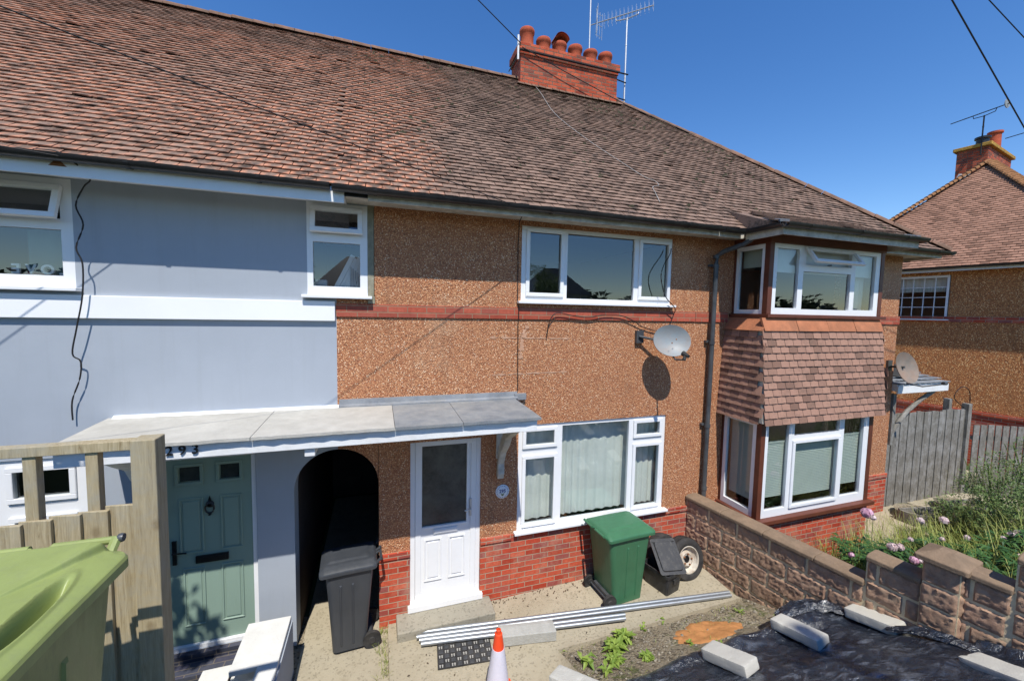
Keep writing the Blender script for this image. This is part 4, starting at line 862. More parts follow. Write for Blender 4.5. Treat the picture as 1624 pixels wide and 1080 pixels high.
def corbel(x, mat):
    mb = MB(); path = [(-.01, 1.78), (-.06, 1.74), (-.09, 1.82), (-.08, 1.95), (-.16, 2.12), (-.30, 2.26), (-.38, 2.38), (-.56, 2.48), (-.76, 2.60), (-.78, 2.634), (-.55, 2.634), (-.34, 2.50), (-.20, 2.34), (-.09, 2.18), (-.05, 2.0), (-.01, 1.90)]
    mb.prism(path, x-.045, x+.045, axis='x'); mb.box(x-.055, x+.055, -.03, -.001, 2.0, 2.63); return mb.build('bracket', mat, cn, bevel=.012)
corbel(1.52, 'old_paint'); corbel(-2.22, 'white_paint')
mb = MB(); mb.box(-.66, -.57, CY+.03, -.60, 2.54, 2.634); mb.build('bracket', 'white_paint', cn, bevel=.006)
for i, ch_ in enumerate('293'):
    text(ch_, .112, .008, 'house_number', 'iron', cn, (-1.682+i*.092, CY-.008, 2.70), bold=.0005)
pq = empty('door_number_plaque', (1.565, -.02, 1.545), 'round white ceramic plaque reading 295 beside the white front door', 'plaque')
mb = MB(); mb.lathe([(0, .0), (.0, .012), (.085, .012), (.094, .006), (.094, 0)][::-1], (1.565, -.004, 1.545), 'y', 32); mb.build('plate', simple('glazed_white', (.75, .76, .78), .2, .03, 4, 0), pq, smooth=True)
cb_ = simple('cobalt_glaze', (.03, .05, .20), .25, .1, 5, 0)
mb = MB()
for k in range(20):
    a = 2*pi*k/20; mb.lathe([(.0062, 0), (.0, .0016)], (1.565+.077*cos(a), -.0162, 1.545+.077*sin(a)), 'y', 6)
mb.build('rim_dots', cb_, pq)
M['cobalt'] = cb_; text('295', .062, .001, 'number', 'cobalt', pq, (1.565, -.0175, 1.552), bold=.0012)
mb = MB()
for dx, dz in ((-.018, -.028), (0, -.036), (.018, -.028), (0, -.05), (-.01, -.043), (.011, -.043)): mb.lathe([(.008, 0), (.0, .002)], (1.565+dx, -.0162, 1.545+dz), 'y', 7)
mb.build('flower_motif', 'stem', pq)

# side porch of the end house
sp = empty('side_porch', (10.1, .3, 2.5), 'small slate lean-to porch with white fascia on the end house above the fence', 'porch')
mb = MB()
for r_i in range(5):
    for i in range(9):
        x = 9.42+i*.175+(.06 if r_i % 2 else 0); y = -.12+r_i*.17; z = 2.70+r_i*.035+random.uniform(0, .01)
        mb.box(x, x+.168, y, y+.22, z, z+.012)
mb.build('slates', 'lead', sp)
mb = MB(); mb.box(9.40, 10.98, -.10, -.075, 2.52, 2.66); mb.box(9.405, 9.43, -.074, .74, 2.56, 2.70); mb.box(10.955, 10.98, -.074, .74, 2.56, 2.70); mb.prism([(-.074, 2.56), (.74, 2.60), (.74, 2.84), (-.074, 2.68)], 9.44, 10.95, axis='x')
mb.build('fascia', 'white_paint', sp, bevel=.004)
mb = MB(); mb.tube([(9.45, .02, 1.62), (9.62, .02, 1.84), (9.95, .02, 2.12), (10.35, .02, 2.34), (10.75, .02, 2.5)], .04, 8); mb.box(9.425, 9.51, -.03, .06, 1.5, 2.5); mb.build('bracket', 'wood_grey', sp)
pt = empty('broken_pot', (10.02, .25, 2.80), 'broken square clay pot standing on the slates of the side porch', 'pot')
mb = MB(); mb.add([(-.13,-.1,0), (.13,-.1,0), (.13,.1,0), (-.13,.1,0), (-.15,-.12,.24), (.15,-.12,.22), (.15,.12,.2), (-.15,.12,.24)], [(0,1,5,4), (1,2,6,5), (2,3,7,6), (3,0,4,7), (0,3,2,1)]); mb.build('pot_body', 'felt_pale', pt, local=True)

# ------------------------------------------------------------------ satellite dishes
def dish(loc, name, label, mat, face, w=.31, h=.36, arm=(.38, -.18)):
    r = empty('satellite_dish', loc, label, 'satellite dish', None)
    Rm = Vector(face).normalized().to_track_quat('Z', 'Y').to_matrix().to_4x4()
    mb = MB(); mb.X = Rm
    f = lambda u, v, o: (w*u*cos(2*pi*v), h*u*sin(2*pi*v), .085*u*u-.085+o)
    mb.grid(lambda u, v: f(u, v, .006), 8, 36); mb.grid(lambda u, v: f(u, v, -.004), 8, 36, flip=True)
    for i in range(36):
        a, b = i/36, (i+1)/36; mb.quad(f(1, a, .006), f(1, b, .006), f(1, b, -.006), f(1, a, -.006))
    mb.build('reflector', mat, r, smooth=True, local=True, ang=60)
    return r, Rm
M['dish'] = simple('grey_dish_paint', (.25, .285, .30), .5, .08, 5, .1, 60, .4, dirt=(.30, .18, .10), dirt_amt=.5)
M['dish_rust'] = simple('rust_stained_dish', (.22, .19, .16), .7, .25, 4, .2, 50, .3, dirt=(.26, .14, .08), dirt_amt=.8)
face = Vector((-.30, -1, .28))
d1, Rm = dish((3.90, -.36, 3.58), 'd', 'grey satellite dish with black feed arm bolted under the wide upstairs window', 'dish', face, .265, .225)
mb = MB(); mb.tube([(0, .10, 0), (-.05, .20, -.02), (-.33, .30, .04)], .018, 8); mb.box(-.36, -.24, .31, .358, -.06, .12); mb.lathe([(0, -.03), (.06, -.03), (.06, .03), (0, .03)], (0, .14, 0), 'y', 12); mb.build('wall_mount', 'gunmetal', d1, local=True, smooth=True)
tip = (-.02, -.30, -.17)
mb = MB(); mb.tube([(.0, .06, -.14), (.02, -.06, -.26), (.02, -.20, -.25), tip], .012, 8); mb.build('feed_arm', 'gunmetal', d1, local=True, smooth=True)
mb = MB(); mb.X = Matrix.Translation(tip) @ Vector((-.15, .7, .28)).normalized().to_track_quat('Z', 'Y').to_matrix().to_4x4(); mb.lathe([(0, -.05), (.022, -.05), (.024, .0), (.032, .01), (.035, .05), (0, .055)], n=12); mb.X = None; mb.tube([(-.02, -.29, -.17), (-.05, -.31, -.24)], .022, 8); mb.build('receiver', 'rubber', d1, local=True, smooth=True)
mb = MB()
for z in (0.02, -.03): mb.lathe([(0, 0), (.012, 0), (0, .004)], (.02 if z > 0 else -.05, -.062, z), 'y', 8)
mb.build('bolts', 'rust', d1, local=True)
d2, Rm = dish((9.22, -.30, 3.06), 'd', 'rust-stained satellite dish half hidden behind the tile-hung bay', 'dish_rust', Vector((.0, -1, .3)), .30, .29)
mb = MB(); mb.tube([(0, .04, 0), (.0, .30, -.02)], .02, 8); mb.box(-.06, .06, .26, .30, -.1, .1); mb.build('wall_mount', 'gunmetal', d2, local=True)
mb = MB(); mb.tube([(.05, .02, -.30), (.25, -.12, -.34), (.48, -.28, -.28)], .013, 8); mb.lathe([(0, -.04), (.03, -.04), (.035, .04), (0, .04)], (.5, -.3, -.26), 'x', 12); mb.build('feed_arm', 'gunmetal', d2, local=True, smooth=True)

# ------------------------------------------------------------------ television aerials
def aerial(loc, mast_h, label, d, L, nelem, off, refl=True, elem=.16, vertical=True, r=.012, mat='alu', hook=True):
    a = empty('television_aerial', loc, label, 'aerial', 'television aerials on the chimneys')
    d = Vector(d).normalized(); mb = MB(); mb.tube([(0, 0, 0), (0, 0, mast_h)], .02, 8)
    for z in (mast_h*.35, mast_h*.7): mb.tube([(0, 0, z), (0, 0, z+.04)], .024, 8)
    mb.build('mast', mat, a, local=True, smooth=True)
    c = Vector((0, 0, mast_h+.10)); s = c-d*off; e = s+d*L
    mb = MB(); mb.tube([s, e], r, 6)
    if hook: mb.tube([c-d*.28, c-d*.26+Vector((0,0,-.09)), c+Vector((0,0,-.12)), c+d*.26+Vector((0,0,-.09)), c+d*.28], .012, 6)
    mb.build('boom', mat, a, local=True)
    mb = MB(); sd = d.cross(Vector((0,0,1)))
    for i in range(nelem):
        p = s+d*(L*(.24+.76*i/max(1, nelem-1))); k = elem*(1-.35*i/nelem)
        if vertical:
            for q in (-.02, .02): mb.tube([p+sd*q*2-Vector((0,0,k)), p+sd*q*2+Vector((0,0,k))], .0035, 4)
            mb.tube([p-sd*.045, p+sd*.045], .006, 4)
        else: mb.tube([p-sd*k, p+sd*k], .004, 4)
    if nelem: mb.build('elements', mat, a, local=True)
    if refl:
        mb = MB(); p0 = s+d*L*.10
        for q in (-.20, -.12, -.04, .04, .12, .20):
            o = d*abs(q)*.5; mb.tube([p0+sd*q+o-Vector((0,0,.32)), p0+sd*q+o+Vector((0,0,.32))], .005, 5)
        for z in (-.26, .26): mb.tube([p0-sd*.2+d*.1+Vector((0,0,z)), p0+Vector((0,0,z)), p0+sd*.2+d*.1+Vector((0,0,z))], .005, 5)
        mb.tube([p0-sd*.2+d*.1, p0, p0+sd*.2+d*.1], .008, 5); mb.build('reflector', mat, a, local=True)
    return a
a1 = aerial((5.72, 3.9, 8.9), 2.15, 'large aerial with many cross rods beside the six-pot chimney', (.70, -.72, 0), 1.52, 13, .92)
mb = MB(); mb.tube([(0, -.05, .62), (-.30, -.05, .66)], .014, 6); mb.tube([(0, -.05, .22), (-.30, -.05, .24)], .014, 6); mb.build('clamp', 'iron', a1, local=True)
a2 = empty('aerial_pole', (4.93, 4.28, 9.7), 'thin upright rod aerial behind the six-pot chimney, reaching off the top', 'aerial')
mb = MB(); mb.tube([(0, 0, 0), (0, 0, 3.2)], .016, 6); mb.build('mast', 'alu', a2, local=True); mb = MB(); mb.tube([(-.22, 0, 2.9), (.22, 0, 2.9)], .006, 5); mb.tube([(-.14, 0, 2.6), (.14, 0, 2.6)], .006, 5); mb.build('elements', 'alu', a2, local=True)
a3 = aerial((18.2, 2.9, 9.2), 1.22, 'aerial on the far house with a pale round end plate', (-.12, -1, 0), 1.42, 22, .85, False, .05, False, .014, 'cable', True)
mb = MB(); mb.lathe([(0, 0), (.13, 0), (.13, .02), (0, .02)], (-.07, -.50, 1.33), 'y', 12); mb.build('end_plate', 'dish', a3, local=True)
a4 = aerial((20.85, 2.75, 8.7), 1.55, 'plain aerial on the far house cut by the photo edge', (-.12, -1, 0), 1.6, 22, .75, False, .05, False, .014, 'cable', True)

# ------------------------------------------------------------------ overhead and loose cables
def cable(pts, r, label, mat='cable', name='overhead_cable', cat='cable', sag=0, n=24, group=None):
    if len(pts) == 2 and sag is not None:
        a, b = map(Vector, pts); pts = [a+(b-a)*i/n-Vector((0, 0, 4*sag*(i/n)*(1-i/n))) for i in range(n+1)]
    mb = MB(); mb.tube(pts, r, 6); return tag(mb.build(name, mat, None, smooth=True), label, cat, group)
def smoothpts(P, k=5):
    P = [Vector(p) for p in P]; out = []
    for i in range(len(P)-1):
        p0, p1, p2, p3 = P[max(0, i-1)], P[i], P[i+1], P[min(len(P)-1, i+2)]
        for j in range(k):
            t = j/k; out.append(.5*((2*p1)+(p2-p0)*t+(2*p0-5*p1+4*p2-p3)*t*t+(3*p1-p0-3*p2+p3)*t**3))
    return out+[P[-1]]
dc = Vector((-.90286, -.41644, .10690)); A0 = Vector((1.63, -.42, 5.15))
cable([A0, A0+dc*11], .0045, 'thin black cable crossing in front of the roof down to the middle house gutter', sag=.10)
cable([(-2.43, -.45, 5.16), Vector((-2.43, -.45, 5.16))+Vector((-.894878, -.446293, -.004))*9], .005, 'thin black cable leaving the blue-grey house gutter to the left', sag=.05)
k1 = Vector((2.93, 3.60, 9.68))
cable([k1, (.78, 3.0, 10.60), (-2.45, 2.1, 11.98)], .010, 'black cable coming from the top of the photo to the chimney left end', sag=None)
cable([(2.95, 3.58, 9.60), (3.9, 3.56, 9.30), (4.9, 3.55, 9.02), (5.6, 3.55, 8.83), (7.0, 2.3, 7.70)], .009, 'black cable sagging across the brick face of the six-pot chimney', sag=None)
P1, P2 = Vector((5.878, -2, 7.451)), Vector((7.711, -2, 6.728)); cable([P1-(P2-P1)*2.2+Vector((0, -.5, 0)), P2+(P2-P1)*2+Vector((0, .5, 0))], .008, 'lower of two black cables crossing the sky at the top right corner', sag=0)
P1, P2 = Vector((6.776, -2, 7.674)), Vector((7.573, -2, 7.43)); cable([P1-(P2-P1)*3, P2+(P2-P1)*3], .006, 'upper thin black cable across the top right corner of the sky', sag=0)
cable(smoothpts([(2.98, 3.6, 9.05), (3.208, 3.9, 9.17), (3.273, 3.30, 8.60), (3.213, 2.343, 7.72), (3.461, 1.514, 6.97), (3.776, .89, 6.41), (3.963, .544, 6.10), (4.10, .449, 6.02), (4.12, .36, 5.93), (3.95, .28, 5.86), (3.90, .15, 5.74), (3.80, -.094, 5.53)]), .0042, 'loose grey cable lying down the roof tiles below the chimney', 'cable_white', 'roof_cable', sag=None)
cable(smoothpts([(-2.90, -.41, 5.20), (-2.62, -.42, 5.22), (-2.50, -.43, 5.16), (-2.44, -.30, 5.05), (-2.573, -.14, 5.0), (-2.646, -.12, 4.833), (-2.60, -.12, 4.66), (-2.66, -.12, 4.45), (-2.62, -.12, 4.30), (-2.64, -.11, 4.0), (-2.70, -.10, 3.70), (-2.752, -.08, 3.456), (-2.70, -.07, 3.38), (-2.72, -.06, 3.21), (-2.79, -.05, 3.0), (-2.80, -.04, 2.81)]), .0065, 'wavy black wire hanging down the blue-grey wall from the gutter', 'cable', 'hanging_wire', sag=None)
cable([(1.66, -.40, 5.14), (1.715, -.04, 5.08), (1.715, -.012, 4.8), (1.722, -.012, 4.05), (1.735, -.034, 4.0), (1.735, -.034, 3.84), (1.735, -.012, 3.8), (1.75, -.012, 2.90)], .006, 'thin dark wire clipped straight down the pebbledash beside the wide upstairs window', 'cable', 'wall_wire', sag=None)
cable(smoothpts([(2.146, -.02, 3.60), (2.16, -.05, 3.80), (2.257, -.06, 3.93), (2.5, -.05, 3.90), (2.751, -.05, 3.88), (3.0, -.05, 3.92), (3.273, -.05, 3.91), (3.5, -.04, 3.83), (3.632, -.03, 3.76), (3.9, -.03, 3.70), (4.084, -.04, 3.76), (4.16, -.06, 3.95), (4.13, -.11, 4.04), (3.95, -.12, 4.2), (3.86, -.12, 4.45), (3.90, -.10, 4.62), (4.02, -.08, 4.80), (4.06, -.06, 4.9)]), .0065, 'black cable looping under the upstairs window sill beside the grey dish', 'cable', 'dish_cable', sag=None)
cable(smoothpts([(12.1, .12, 2.05), (11.7, .12, 2.3), (11.9, .1, 2.52), (12.2, .1, 2.4), (12.25, .1, 2.0)]), .008, 'looped black wire sticking up behind the grey fence', 'cable', 'fence_wire', sag=None)

# indoor things seen through the first-floor panes
for i, (chh, x) in enumerate(zip('LOVE', (-2.90, -3.02, -3.14, -3.25))):
    tag(text(chh, .125, .010, 'letter_ornament', 'white', None, (x, .14, 4.245), rot=(pi/2, 0, pi), bold=.004), 'white letter %s standing on the sill inside the blue-grey house window, facing the room' % chh, 'letter', 'letters on the window sill')
mb = MB(); mb.lathe([(0, 0), (.09, .01), (.11, .06), (.08, .12), (0, .15)], (-3.18, .26, 4.10), n=14); tag(mb.build('cushion', 'pink', None, smooth=True), 'pink soft toy or cushion behind the left upstairs window', 'cushion')
mb = MB(); mb.box(-.70, -.56, .12, .26, 4.10, 4.26); tag(mb.build('storage_box', 'paper', None, bevel=.01), 'small pale box on the sill inside the narrow upstairs window', 'box')
for i, (x, tl_, h_) in enumerate(((-.50, .22, .46), (-.44, .20, .42), (-.36, .13, .34))):
    mb = MB(); mb.bar((x, .12, 4.10), (x+tl_, .18, 4.10+h_), .012, .05); mb.bar((x+.10, .12, 4.10), (x+tl_+.08, .18, 4.08+h_), .012, .05); tag(mb.build('picture_frame', 'white', None), ['leftmost tilted white frame leaning inside the narrow upstairs window', 'middle tilted white frame leaning inside the narrow upstairs window', 'rightmost tilted white frame leaning inside the narrow upstairs window'][i], 'frame', 'frames stacked in the narrow window')
mb = MB()
for k in range(5): mb.box(-.31+k*.024, -.294+k*.024, .12, .26, 4.10, 4.42-.02*k)
tag(mb.build('file_folders', 'paper', None), 'row of pale folders upright in the narrow upstairs window', 'folders')
# ------------------------------------------------------------------ wheelie bins
def rrect(cx, cy, hx, hy, r, z, n=4):
    P = []
    for sx, sy, a0 in ((1, 1, 0), (-1, 1, pi/2), (-1, -1, pi), (1, -1, 3*pi/2)):
        for k in range(n+1):
            a = a0+k*pi/2/n; P.append((cx+sx*(hx-r)+r*cos(a), cy+sy*(hy-r)+r*sin(a), z))
    return P
def loft(mb, rings, cap=(True, True), mi=0):
    n = len(rings[0]); V = [p for r in rings for p in r]
    F = [(i*n+k, i*n+(k+1)%n, (i+1)*n+(k+1)%n, (i+1)*n+k) for i in range(len(rings)-1) for k in range(n)]
    if cap[0]: F.append(tuple(range(n-1, -1, -1)))
    if cap[1]: F.append(tuple((len(rings)-1)*n+k for k in range(n)))
    mb.add(V, F, mi)
def wheelie(loc, rz, mat, label, W=.58, L=.70, H=1.0, body=None, lidmat=None, lidopen=0, recess=False, stripe=True):
    # local: front is +x, hinge and wheels at -x
    r = empty('wheelie_bin', loc, label, 'wheelie bin', 'wheelie bins', rz); k = L/.70
    mb = MB(); ring_ = lambda z, x0, x1, w, rr: rrect((x0+x1)/2, 0, (x1-x0)/2, w/2, rr, z)
    bx0, bx1 = -.20*k, .26*k; tx0, tx1 = -.30*k, .34*k
    lv = [(.04, .0), (.10, .03), (.30, .22), (.55, .48), (.80, .76), (.94, .93), (1.0, 1.0)]
    rings = [ring_(H*z, bx0+(tx0-bx0)*t+(.0), bx1+(tx1-bx1)*t, W*(.80+.14*t), .05) for z, t in lv]
    loft(mb, rings, (True, False))
    rim = [ring_(H*.955, tx0-.015, tx1+.015, W*.97, .05), ring_(H*1.0, tx0-.02, tx1+.02, W*.985, .05), ring_(H*1.002, tx0+.03, tx1-.03, W*.86, .04), ring_(H*.5, tx0+.06, tx1-.06, W*.74, .04)]
    loft(mb, rim, (False, True))
    mb.build('body', body or mat, r, smooth=True, local=True, ang=40)
    mb = MB()          # moulded ribs on both long sides and the front
    for s_ in (-1, 1):
        for x, hh in ((-.02, .80), (.14, .80)):
            y0 = lambda z: s_*(W*(.80+.14*(z/H))/2)
            mb.add([(x*k-.012, y0(.1)-.004*s_, .10), (x*k+.012, y0(.1)-.004*s_, .10), (x*k+.016, y0(.84)-.004*s_, .84*H), (x*k-.016, y0(.84)-.004*s_, .84*H), (x*k-.004, y0(.1)+.007*s_, .12), (x*k+.004, y0(.1)+.007*s_, .12), (x*k+.006, y0(.82)+.007*s_, .82*H), (x*k-.006, y0(.82)+.007*s_, .82*H)], [(4,5,6,7) if s_ < 0 else (7,6,5,4), (0,4,7,3), (1,2,6,5), (0,1,5,4), (3,7,6,2)])
    mb.build('ribs', body or mat, r, local=True)
    for s_ in (-1, 1):
        mb = MB(); mb.lathe([(0, -.025), (.035, -.027), (.04, -.015), (.085, -.017), (.098, -.022), (.10, 0), (.098, .022), (.085, .017), (.04, .015), (.035, .027), (0, .025)], (bx0-.06, s_*(W*.40), .10), 'y', 24); mb.build('wheel', 'rubber', r, smooth=True, local=True, ang=30)
    mb = MB(); mb.tube([(bx0-.06, -W*.40, .10), (bx0-.06, W*.40, .10)], .012, 8); mb.box(bx0-.05, bx0+.02, -W*.28, W*.28, .08, .15); mb.build('axle', 'gunmetal', r, local=True)
    # handles at the hinge: two bars with a gap between them
    hm = MB()
    for s_ in (-1, 1):
        y0, y1 = s_*W*.06, s_*W*.40
        hm.tube([(tx0-.085, y0, H+.045), (tx0-.085, y1, H+.045)], .016, 10)
        hm.tube([(tx0-.01, y0, H-.015), (tx0-.05, y0, H+.03), (tx0-.085, y0, H+.045)], .013, 8); hm.tube([(tx0-.01, y1, H-.03), (tx0-.05, y1, H+.02), (tx0-.088, y1, H+.05)], .018, 8)
    hm.build('handle', mat, r, smooth=True, local=True)
    # lid
    lx0, lx1, ly = tx0-.035, tx1+.055, W/2+.012
    def lz(x, y):
        u = (x-lx0)/(lx1-lx0); v = abs(y)/ly
        e = min(1, (1-v)/.10); eu = min(1, min((u)/.05, (1-u)/.08)); z = .012+.028*min(1, (1-v)/.30)**.7 if v < 1 else .012
        z = .008+.040*(min(1, max(0, (1-v)/.34))**.8)*min(1, (1-u)/.10+.15)*min(1, u/.06+.3)
        if not recess and .12 < u < .9 and v < .52: z += .014*min(1, (.52-v)/.06)*min(1, (u-.12)/.05)*min(1, (.9-u)/.05)
        z -= .02*max(0, u-.55)
        if recess:
            # long oval hand recess along each side and a raised swept ridge
            t_ = min(1, (x-lx0)/.32); yb = W*(.41-.30*t_**1.4); sm_ = lambda q: max(0, min(1, q))**2*(3-2*max(0, min(1, q)))
            if (x-lx0) < .32: z += .034*(1-t_)**.7*sm_((yb-abs(y))/.010+.5)*min(1, u/.04)
            uu, vv = (u-.52)/.24, (v-.76-.06*(u-.5))/.10
            d = uu*uu+vv*vv
            z -= .095*sm_((1.0-d)*.85+.03); z += .007*math.exp(-((d-1.25)/.35)**2)
        return z
    mb = MB(); NX, NY = (260, 230) if recess else (44, 36)
    f = lambda u, v: (lx0+(lx1-lx0)*u, -ly+2*ly*v, H+.008+lz(lx0+(lx1-lx0)*u, -ly+2*ly*v))
    def shp(u, v):
        x, y, z = f(u, v); rc = .05; hx, hy = (lx1-lx0)/2, ly; cx = (lx0+lx1)/2; dx, dy = abs(x-cx)-(hx-rc), abs(y)-(hy-rc)
        if dx > 0 and dy > 0:
            q = sqrt(dx*dx+dy*dy); m_ = max(dx, dy); s = m_/q if q else 1
            x = cx+math.copysign((hx-rc)+dx*s, x-cx); y = math.copysign((hy-rc)+dy*s, y)
        return (x, y, z)
    mb.grid(shp, NX, NY)
    for (a, b, n, o) in (((0, 0), (1, 0), NX, 0), ((1, 0), (1, 1), NY, 0), ((1, 1), (0, 1), NX, 0), ((0, 1), (0, 0), NY, 0)):
        P = [shp(a[0]+(b[0]-a[0])*i/n, a[1]+(b[1]-a[1])*i/n) for i in range(n+1)]
        for p, q in zip(P, P[1:]):
            cx = (lx0+lx1)/2; out = lambda w_, k_: (cx+(w_[0]-cx)*k_, w_[1]*k_, 0)
            po, qo = out(p, 1.018), out(q, 1.018)
            mb.quad((po[0], po[1], p[2]-.012), (qo[0], qo[1], q[2]-.012), q, p); mb.quad((po[0], po[1], p[2]-.045), (qo[0], qo[1], q[2]-.045), (qo[0], qo[1], q[2]-.012), (po[0], po[1], p[2]-.012))
    if recess:
        for s_ in (-1, 1):
            V = [(tx0+.01, s_*W*.34, H+.055), (tx0+.05, s_*W*.44, H+.045), (tx0+.26, s_*W*.27, H+.060), (tx0-.06, s_*W*.40, H+.035)]
    bm_l = mb.build('lid', lidmat or mat, r, smooth=True, local=True, ang=60)
    if 0:
        for s_ in (-1, 1):
            m2 = MB(); n = 14
            for i in range(n):
                t0, t1 = i/n, (i+1)/n
                g = lambda t: (lx0-.02+.30*t, s_*(W*.40-.155*t**1.5))
                (x0, y0), (x1, y1) = g(t0), g(t1); h0, h1 = .034*(1-t0)**.6*min(1, t0*8+.4), .034*(1-t1)**.6*min(1, t1*8+.4)
                z0, z1 = H+.010+lz(max(x0, lx0), y0), H+.010+lz(max(x1, lx0), y1)
                m2.add([(x0, y0-s_*.002, z0-.01), (x1, y1-s_*.002, z1-.01), (x1, y1, z1+h1), (x0, y0, z0+h0), (x0, y0+s_*.05, z0-.012), (x1, y1+s_*.05, z1-.012)], [(0,1,2,3) if s_ > 0 else (3,2,1,0), (3,2,5,4) if s_ > 0 else (4,5,2,3)])
            m2.build('lid_ridge', mat, r, local=True, smooth=True, ang=50)
        for s_ in (-1, 1):
            m2 = MB(); m2.lathe([(0, -.02), (.02, -.02), (.022, 0), (.02, .02), (0, .02)], (tx0-.088, s_*(W*.40+.022), H+.05), 'y', 16); m2.build('hinge_pin', 'gunmetal', r, local=True, smooth=True)
    if recess:
        for s_ in (-1, 1):
            m2 = MB(); m2.lathe([(0, -.010), (.016, -.010), (.018, 0), (.016, .008), (.008, .010), (0, .010)], (tx0-.088, s_*(W*.40+.014), H+.05), 'y', 16); m2.build('hinge_pin', 'gunmetal', r, local=True, smooth=True)
    return r
wheelie((3.13, -.37, .04), R(4), 'bin_green', 'dark green wheelie bin standing under the big downstairs window', L=.72, H=.98)
wheelie((-.31, -.07, -.02), R(183), 'bin_grey', 'dark grey wheelie bin standing in the arched passage', W=.50, L=.56, H=1.02)
wheelie((-1.255, -3.37, 1.925), R(-90), 'bin_olive', 'olive green wheelie bin close up in the bottom left corner, scratched lid', W=.585, L=.70, H=1.0, body='bin_olive_body', recess=True)

# ------------------------------------------------------------------ recycling box, spare wheel, pipes, kerb block, mat, cone
bx = empty('recycling_box', (3.83, -.46, .055), 'black plastic box with its lid propped open beside the spare wheel', 'box', None, R(14))
mb = MB(); loft(mb, [rrect(0, 0, .135, .19, .03, .0), rrect(0, 0, .16, .215, .03, .28), rrect(0, 0, .175, .23, .03, .285), rrect(0, 0, .175, .23, .03, .325), rrect(0, 0, .155, .21, .03, .325), rrect(0, 0, .125, .18, .03, .02)], (True, True)); mb.box(-.06, .06, -.245, -.225, .20, .26)
mb.build('box_body', 'bin_black', bx, smooth=True, local=True, ang=40)
mb = MB(); mb.X = Matrix.Translation((.175, .06, .34)) @ Matrix.Rotation(R(-12), 4, 'Z') @ Matrix.Rotation(R(52), 4, 'Y') @ Matrix.Translation((-.20, 0, 0))
mb.X = Matrix.Translation((-.04, -.22, .335)) @ Matrix.Rotation(R(-24), 4, 'Z') @ Matrix.Rotation(R(38), 4, 'X')
loft(mb, [rrect(0, .23, .185, .235, .03, -.012), rrect(0, .23, .19, .24, .03, .008), rrect(0, .23, .15, .20, .03, .008), rrect(0, .23, .14, .19, .03, .022)], (True, True)); mb.box(-.17, .17, .42, .425, .009, .024)
mb.build('box_lid', 'bin_black', bx, smooth=True, local=True, ang=40)
tw = empty('spare_wheel', (4.30, -.36, .05), 'old tyre on a rusty white steel rim leaning against the wall', 'wheel')
Xt = Matrix.Translation((0, 0, .295)) @ Matrix.Rotation(R(4), 4, 'Z') @ Matrix.Rotation(R(-14), 4, 'X')
mb = MB(); mb.X = Xt
pr = [(.175, -.075), (.19, -.095), (.24, -.108), (.275, -.10), (.292, -.075), (.298, 0), (.292, .075), (.275, .10), (.24, .108), (.19, .095), (.175, .075)]
mb.lathe(pr, axis='y', n=48)
for k in range(60):
    a = 2*pi*k/60
    for o in (-.05, .0, .05):
        p = [(.300*cos(a+q), o+w_, -.300*sin(a+q)) for q, w_ in ((-.035, -.018), (.02, -.018), (.035, .018), (-.02, .018))]; mb.quad(*p[::-1])
mb.build('tyre', 'rubber', tw, smooth=True, local=True, ang=40)
mb = MB(); mb.X = Xt; mb.lathe([(.183, .09), (.178, .085), (.165, .05), (.155, .03), (.12, .02), (.11, .055), (.085, .07), (.06, .055), (.035, .05), (.035, -.02)], axis='y', n=40)
mb.lathe([(.183, .09), (.19, .098), (.178, .10), (.17, .08)], axis='y', n=40); mb.lathe([(.18, -.09), (.165, -.05), (.155, .03)], axis='y', n=40)
hb = MB(); hb.X = Xt; hb.lathe([(0, .03), (.036, .03), (.05, .057), (.034, .062), (.03, .05), (0, .045)][::1], axis='y', n=20)
M['rim'] = simple('rusty_white_rim', (.55, .52, .44), .6, .15, 14, .2, 60, .4, dirt=(.24, .12, .05), dirt_amt=.9)
rim = mb.build('rim', 'rim', tw, smooth=True, local=True, ang=50)
hb.build('centre_hole_disc', 'iron', rim, local=True)  # black disc: dark of the rim's centre hole put into its colour
for k in range(5):
    a = 2*pi*k/5; mb = MB(); mb.X = Xt; mb.lathe([(0, .068), (.012, .068), (.012, .085), (0, .085)][::-1], (.075*cos(a), 0, .075*sin(a)), 'y', 6); mb.build('wheel_nut', 'rust', rim, local=True)
t2 = empty('bald_tyre', (4.06, -.17, .05), 'bare tyre leaning on the brick wall behind the spare wheel', 'tyre')
mb = MB(); mb.X = Matrix.Translation((0, 0, .28)) @ Matrix.Rotation(R(12), 4, 'Z') @ Matrix.Rotation(R(-16), 4, 'X'); mb.lathe([(p, q*.85) for p, q in pr], axis='y', n=40); mb.lathe([(.175, -.06), (.22, -.05), (.22, .05), (.175, .06)][::-1], axis='y', n=40); mb.build('tyre', 'rubber', t2, smooth=True, local=True, ang=40)
PIP = [((.435, -.315, .078), (4.60, -.905, .125), 'back one of the four galvanised scaffold pipes, long'), ((.42, -.375, .075), (4.58, -.955, .12), 'second galvanised scaffold pipe from the doorstep, long'),
       ((.445, -.430, .073), (2.98, -.825, .11), 'third galvanised scaffold pipe from the doorstep, shorter, under the long ones'), ((.46, -.488, .071), (2.95, -.88, .108), 'front short galvanised scaffold pipe, nearest the rubber mat')]
